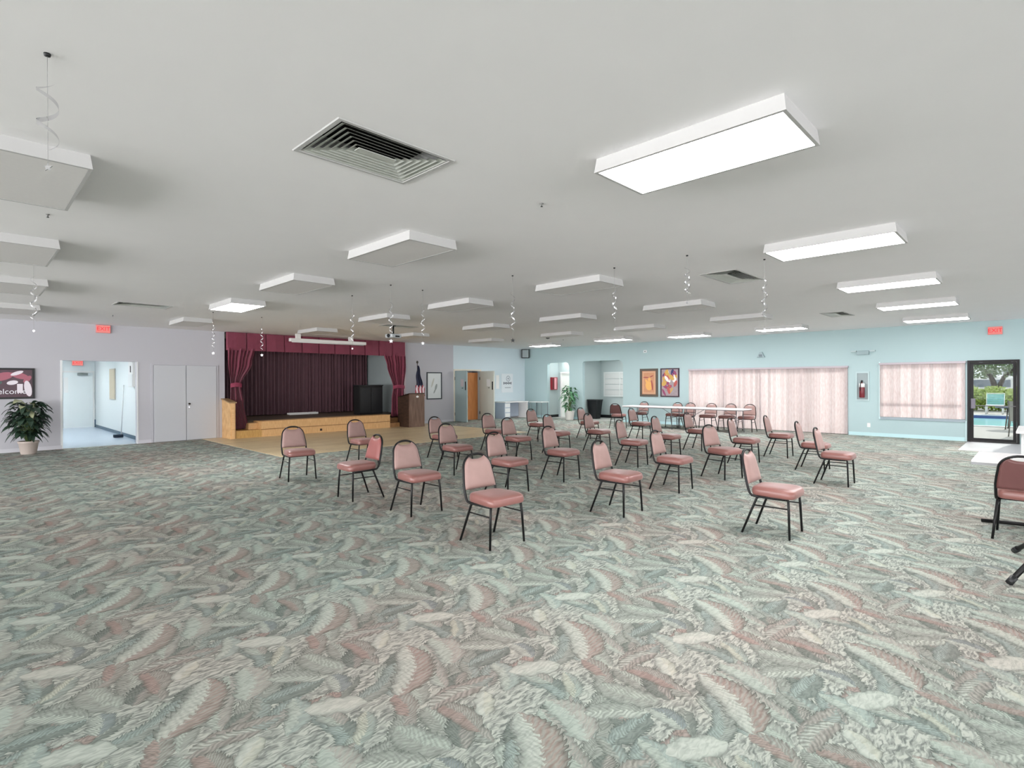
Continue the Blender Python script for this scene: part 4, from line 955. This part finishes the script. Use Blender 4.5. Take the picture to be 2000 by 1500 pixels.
MB().tube([(0, 0, .1), (0, 0, 1.3)], .018).build('pole', m_black, t); MB().tube([(0, 0, .38), (0, 0, .46)], .03).build('collar', m_blk, t)
t = thing('entry_table', 'small white table at the picture edge beside the glass door', 'table', (13.0, -.12, 0))
B(-.75, .75, -.42, .42, .70, .74, bev=.006).build('tabletop', m_tt, t)
for sx in (-1, 1):
    for sy in (-1, 1): MB().tube([(sx*.66, sy*.34, 0), (sx*.66, sy*.34, .70)], .02).build('leg', m_trimw, t)
t = thing('waste_bin', 'dark round bin standing under the small white entry table', 'bin', (13.05, .02, 0)); MB().lathe([(0, 0), (.16, 0), (.2, .5), (.205, .52), (.19, .52), (.15, .03)], 24).build('body', mat('bin_dark', S(50, 46, 56), .5), t); MB().lathe([(.19, .5), (.212, .5), (.212, .53), (.19, .53)], 24).build('rim', m_blk, t)

# ------------------------------------------------------------------ potted plants
def leaf_blades(n, R_, zb, zt, seed, ln=(.22, .36), wd=(.05, .075), spread=1.0):
    rr = random.Random(seed); mb = MB(); st = MB()
    for i in range(n):
        az = rr.uniform(0, 2*PI); el = rr.random(); rad = R_*(.25+.75*rr.random())*spread
        z = zb+(zt-zb)*el; rad *= math.sin(PI*(.15+.75*(1-el)))**.6
        base = Vector((rad*.55*math.cos(az), rad*.55*math.sin(az), z)); L = rr.uniform(*ln); W = rr.uniform(*wd)
        out = Vector((math.cos(az), math.sin(az), 0)); up0 = rr.uniform(.1, 1.0); side = Vector((-math.sin(az), math.cos(az), 0))
        tw = rr.uniform(-.5, .5)
        def fn(u, v, base=base, out=out, L=L, W=W, up0=up0, side=side, tw=tw):
            a = up0-2.0*v
            p = base+out*(L*v*.85)+Vector((0, 0, 1))*(L*(up0*v-.95*v*v))
            w = W*math.sin(PI*min(1, v*.93+.07))**.8
            return p+(side+Vector((0, 0, tw))).normalized()*((u-.5)*2*w)+Vector((0, 0, .012*abs(u-.5)*2))
        mb.grid(fn, 2, 6)
        if i % 2 == 0: st.tube([(0.02*math.cos(az), .02*math.sin(az), zb-.18), tuple(base*.5+Vector((0, 0, zb*.3))), tuple(base)], .004, n=5)
    return mb, st
t = thing('potted_plant', 'bushy dark green plant in pale ribbed pot by the grey wall', 'plant', (1.07, 16.42, 0))
MB().lathe([(0, 0), (.13, 0), (.14, .02), (.175, .25), (.19, .26), (.19, .30), (.17, .30), (.165, .26), (0, .26)], 28).build('pot', mat('pale_clay_pot', S(180, 168, 160), .6), t)
MB().lathe([(0, .265), (.168, .265), (.168, .275), (0, .28)], 20).build('soil', mat('soil', S(60, 48, 40), .95), t)
a, b2 = leaf_blades(190, .50, .42, 1.14, 11, (.18, .32), (.04, .065)); a.build('foliage', mat('deep_green_leaf', S(46, 66, 52), .35, noise=.35, nscale=6), t); b2.build('stems', mat('stem_green', S(96, 116, 70), .6), t)
a, _ = leaf_blades(12, .3, 1.0, 1.2, 5, (.2, .3), (.05, .07)); a.build('pale_leaves', mat('yellow_green_leaf', S(170, 176, 140), .5), t); _.bm.free()
t = thing('potted_plant', 'light green upright plant in white pot beside the arched recess', 'plant', (17.85, 14.12, 0))
MB().lathe([(0, 0), (.15, 0), (.16, .02), (.21, .36), (.22, .38), (.2, .38), (.19, .34), (0, .34)], 28).build('pot', mat('white_glazed_pot', S(220, 218, 212), .3), t)
MB().lathe([(0, .335), (.19, .335), (.19, .345), (0, .35)], 20).build('soil', MATS['soil'], t)
a, b2 = leaf_blades(85, .48, .45, 1.38, 21, (.18, .28), (.045, .065)); a.build('foliage', mat('mid_green_leaf', S(76, 128, 88), .35, noise=.35, nscale=6), t); b2.build('stems', MATS['stem_green'], t)

# ------------------------------------------------------------------ outside, seen through the glass door
struct('ground_outside', MB().box(XR+.16, 25.2, -30, 30, -.12, -.03).box(25.2, 33.0, 5.5, 30, -.12, -.03).box(25.2, 33.0, -30, -6, -.12, -.03).box(33.0, 90, -50, 50, -.12, -.03), mat('pool_deck_concrete', S(184, 178, 172), .8, noise=.06, nscale=2))
t = thing('swimming_pool', 'turquoise swimming pool with dark blue waterline seen through glass door', 'pool', (29, 0, -.1))
MB().box(25.2, 33.0, -6, 5.5, -.30, -.16).build('water', mat('pool_water', S(150, 216, 220), .2, noise=.1, nscale=2), t, world=True)
MB().box(32.9, 33.0, -6, 5.5, -.18, -.04).build('waterline_tile', mat('blue_tile', S(70, 84, 140), .3), t, world=True)
MB().box(24.9, 25.2, -6, 5.5, -.1, .0).box(33.0, 33.35, -6, 5.5, -.1, .0).build('coping', m_white, t, world=True)
t = thing('sun_lounger', 'pale aqua strap lounger with raised back beyond the pool', 'lounger', (34.6, 1.57, -.03), math.radians(180))
m_aq = mat('aqua_strap', S(150, 206, 206), .5)
MB().box(-.1, .9, -.31, .31, .40, .45).build('seat', m_white, t)
st = MB()
for k in range(6): st.obox(Matrix.Translation((-.12-.03*k, 0, .48+.085*k)) @ Matrix.Rotation(.35, 4, 'Y'), .02, .60, .07)
st.build('back_straps', m_aq, t); MB().tube([(-.1, -.32, .42), (-.32, -.32, .98), (-.32, .32, .98), (-.1, .32, .42)], .02).build('back_frame', m_white, t)
for x in (-.05, .85):
    for y in (-.29, .29): MB().tube([(x, y, 0), (x, y, .42)], .025).build('leg', m_white, t)
def bush(mb, c, r, n, seed, sz=.14):
    rr = random.Random(seed)
    for i in range(n):
        d = Vector((rr.gauss(0, 1), rr.gauss(0, 1), rr.gauss(0, 1))).normalized()*(rr.random()**.35)
        p = Vector(c)+Vector((d.x*r[0], d.y*r[1], d.z*r[2])); a = Vector((rr.gauss(0, 1), rr.gauss(0, 1), rr.gauss(0, 1))).normalized(); b = a.orthogonal().normalized(); s = sz*rr.uniform(.6, 1.3)
        V = [mb.bm.verts.new(p+a*s), mb.bm.verts.new(p+b*s*.5), mb.bm.verts.new(p-a*s), mb.bm.verts.new(p-b*s*.5)]
        mb.bm.faces.new(V)
t = thing('hedge', 'bright yellow-green clipped hedge beyond the pool', 'hedge', (38, 1, 0))
mb = MB()
for k in range(9): bush(mb, (38+.2*(k % 2), -3.5+k*1.05, .62), (.7, .8, .68), 1500, 40+k, .085)
mb.build('hedge_leaves', mat('hedge_green', S(168, 188, 92), .6, noise=.4, nscale=3), t, world=True, fix=False)
for i, (x, y, hh, rr_, nn, lb) in enumerate([(44, 1.9, 2.6, 2.2, 3000, 'spreading tree with dark forked trunk behind the hedge'), (52, 6.4, 3.2, 2.2, 1800, 'smaller leafy tree behind the hedge next to the forked one')]):
    t = thing('shade_tree', lb, 'tree', (x, y, -.03))
    MB().tube([(0, 0, 0), (.05, .05, 1.0), (-.05, .3, 1.9), (.1, .9, hh)], [.2, .16, .12, .06]).tube([(.05, .05, .9), (0, -.3, 1.8), (.1, -1.0, hh)], [.14, .1, .05]).build('trunk', mat('dark_bark', S(84, 78, 72), .9), t)
    mb = MB(); bush(mb, (0, .4, hh+.6), (rr_, rr_*1.2, 1.5), nn, 90+i, .13); mb.build('crown', mat('tree_green', S(122, 142, 104), .6, noise=.5, nscale=1.5), t, fix=False)
t = thing('white_building', 'white two-storey house with dark carport beyond the hedge', 'building', (62, -1.2, 0))
MB().box(60, 66, -6, 2.4, 0, 1.9).box(60, 66, -6, 2.4, 2.7, 3.4).box(60.6, 66, -6, 2.3, 1.9, 2.7).build('wall', mat('house_white', S(226, 226, 232), .8), t, world=True)
MB().box(60.4, 60.6, -5, 2.0, 2.0, 2.6).build('window', mat('house_glass', S(130, 140, 150), .2), t, world=True)
MB().box(59.9, 60, -4, 2.0, .4, 1.3).build('garage_opening', mat('carport_dark', S(70, 74, 84), .6), t, world=True)
t = thing('parked_van', 'pale van parked behind the trees', 'vehicle', (55, 3.4, -.03))
MB().box(-1, 1, -2.4, 2.4, .35, 1.9, bev=.15).build('body', m_white, t); MB().box(-1.02, -.99, -1.8, 1.6, 1.1, 1.65).build('window', mat('house_glass', S(130, 140, 150), .2), t)
for y in (-1.5, 1.5): MB().lathe([(0, -1.02), (.35, -1.02), (.35, -.8), (0, -.8)], 18).build('wheel', m_blk, t).matrix_local = Matrix.Translation((0, y, .35)) @ Matrix.Rotation(PI/2, 4, 'Y')
t = thing('patio_chair', 'grey mesh patio chair with curved metal arms just outside glass door', 'chair', (21.2, .34, -.03), math.radians(-15))
m_mesh = mat('grey_mesh', S(170, 166, 160), .8, noise=.1, nscale=60); m_al = mat('pewter_tube', S(120, 116, 110), .4, metal=.4)
MB().grid(lambda u, v: (-.22+.44*u, -.24+.48*v, .42-.02*math.sin(PI*u)), 6, 6).build('seat', m_mesh, t)
MB().grid(lambda u, v: (-.24-.12*v, -.24+.48*u, .44+.58*v), 6, 6).build('backrest', m_mesh, t)
for s in (-1, 1):
    MB().tube([(.2, s*.27, 0), (.25, s*.27, .3), (.22, s*.27, .56), (.12, s*.27, .62), (-.26, s*.27, .64)], .015).build('arm', m_al, t)
    MB().tube([(-.3, s*.26, 0), (-.22, s*.25, .42), (-.37, s*.25, 1.05)], .015).build('leg', m_al, t)
t = thing('patio_table', 'dark-topped patio table just outside beside the mesh chair', 'table', (24.2, .55, -.03))
MB().lathe([(0, .70), (.55, .70), (.56, .72), (.55, .74), (0, .74)], 30).build('tabletop', mat('slate_top', S(86, 92, 108), .3), t)
for k in range(4): MB().tube([(.38*math.cos(k*PI/2+.7), .38*math.sin(k*PI/2+.7), 0), (.3*math.cos(k*PI/2+.7), .3*math.sin(k*PI/2+.7), .70)], .018).build('leg', m_al, t)

# ------------------------------------------------------------------ lights
def area(name, loc, rot, sx, sy, power, col=(1, 1, 1)):
    l = bpy.data.lights.new(name, 'AREA'); l.shape = 'RECTANGLE'; l.size = sx; l.size_y = sy; l.energy = power; l.color = col
    o = bpy.data.objects.new(name, l); COL.objects.link(o); o.location = loc; o.rotation_euler = rot; return o
# area lamps added in the unseen window walls, tilted up to brighten the ceiling
area('window_fill', (XL-.05, 3.5, 1.4), (0, -PI/2-math.radians(25), 0), 2.5, 27.0, 4000, (1.0, .980, .985))
area('window_fill', (2.0, YF-.05, 1.4), (PI/2+math.radians(25), 0, 0), 28, 2.5, 1500, (1.0, .98, 1.0))
# unseen area lamps added to brighten the recesses and the stage, without fittings
area('recess_fill', (18.9, 12.4, 2.7), (0, 0, 0), .3, .6, 25)
area('recess_fill', (18.75, 15.0, 2.7), (0, 0, 0), .2, .5, 14)
area('stage_fill', (8.5, 18.4, 3.05), (0, 0, 0), 3.0, .3, 14)
sun = bpy.data.lights.new('sun', 'SUN'); sun.energy = 2.5; sun.angle = math.radians(3); sun.color = (1, .96, .9)
so = bpy.data.objects.new('sun', sun); COL.objects.link(so); so.rotation_euler = (0, math.radians(58), math.radians(-8))
w = bpy.data.worlds.new('World'); sc.world = w; w.use_nodes = True; nt = w.node_tree; bg = nt.nodes['Background']
bg.inputs[0].default_value = (.88, .94, 1.0, 1); bg.inputs[1].default_value = 1.15

# ------------------------------------------------------------------ camera (1054.9 px focal at 2000 px)
yaw, pitch, roll = math.radians(44.4168), math.radians(-.1869), math.radians(-.2365)
F_ = Vector((math.cos(yaw)*math.cos(pitch), math.sin(yaw)*math.cos(pitch), math.sin(pitch)))
R0 = Vector((math.sin(yaw), -math.cos(yaw), 0)); U0 = R0.cross(F_)
Rr = R0*math.cos(roll)+U0*math.sin(roll); Ur = -R0*math.sin(roll)+U0*math.cos(roll)
cam = bpy.data.cameras.new('camera'); co = bpy.data.objects.new('camera', cam); COL.objects.link(co)
cam.sensor_width = 36; cam.sensor_fit = 'HORIZONTAL'; cam.lens = 36*1054.86/2000; cam.clip_start = .05; cam.clip_end = 300
Mx = Matrix((Rr, Ur, -F_)).transposed().to_4x4(); Mx.translation = Vector((0, 0, 1.5865)); co.matrix_world = Mx
sc.camera = co
sc.view_settings.view_transform = 'Standard'; sc.view_settings.look = 'None'; sc.view_settings.gamma = 1; sc.view_settings.exposure = 0.12
sc.view_settings.use_curve_mapping = False
sc.cycles.use_denoising = True
sc.cycles.max_bounces = 8; sc.cycles.diffuse_bounces = 4; sc.cycles.use_adaptive_sampling = True; sc.cycles.adaptive_threshold = .06; sc.cycles.adaptive_min_samples = 12; sc.cycles.glossy_bounces = 3; sc.cycles.transparent_max_bounces = 12
sc.cycles.sample_clamp_indirect = 6; sc.cycles.caustics_reflective = False; sc.cycles.caustics_refractive = False
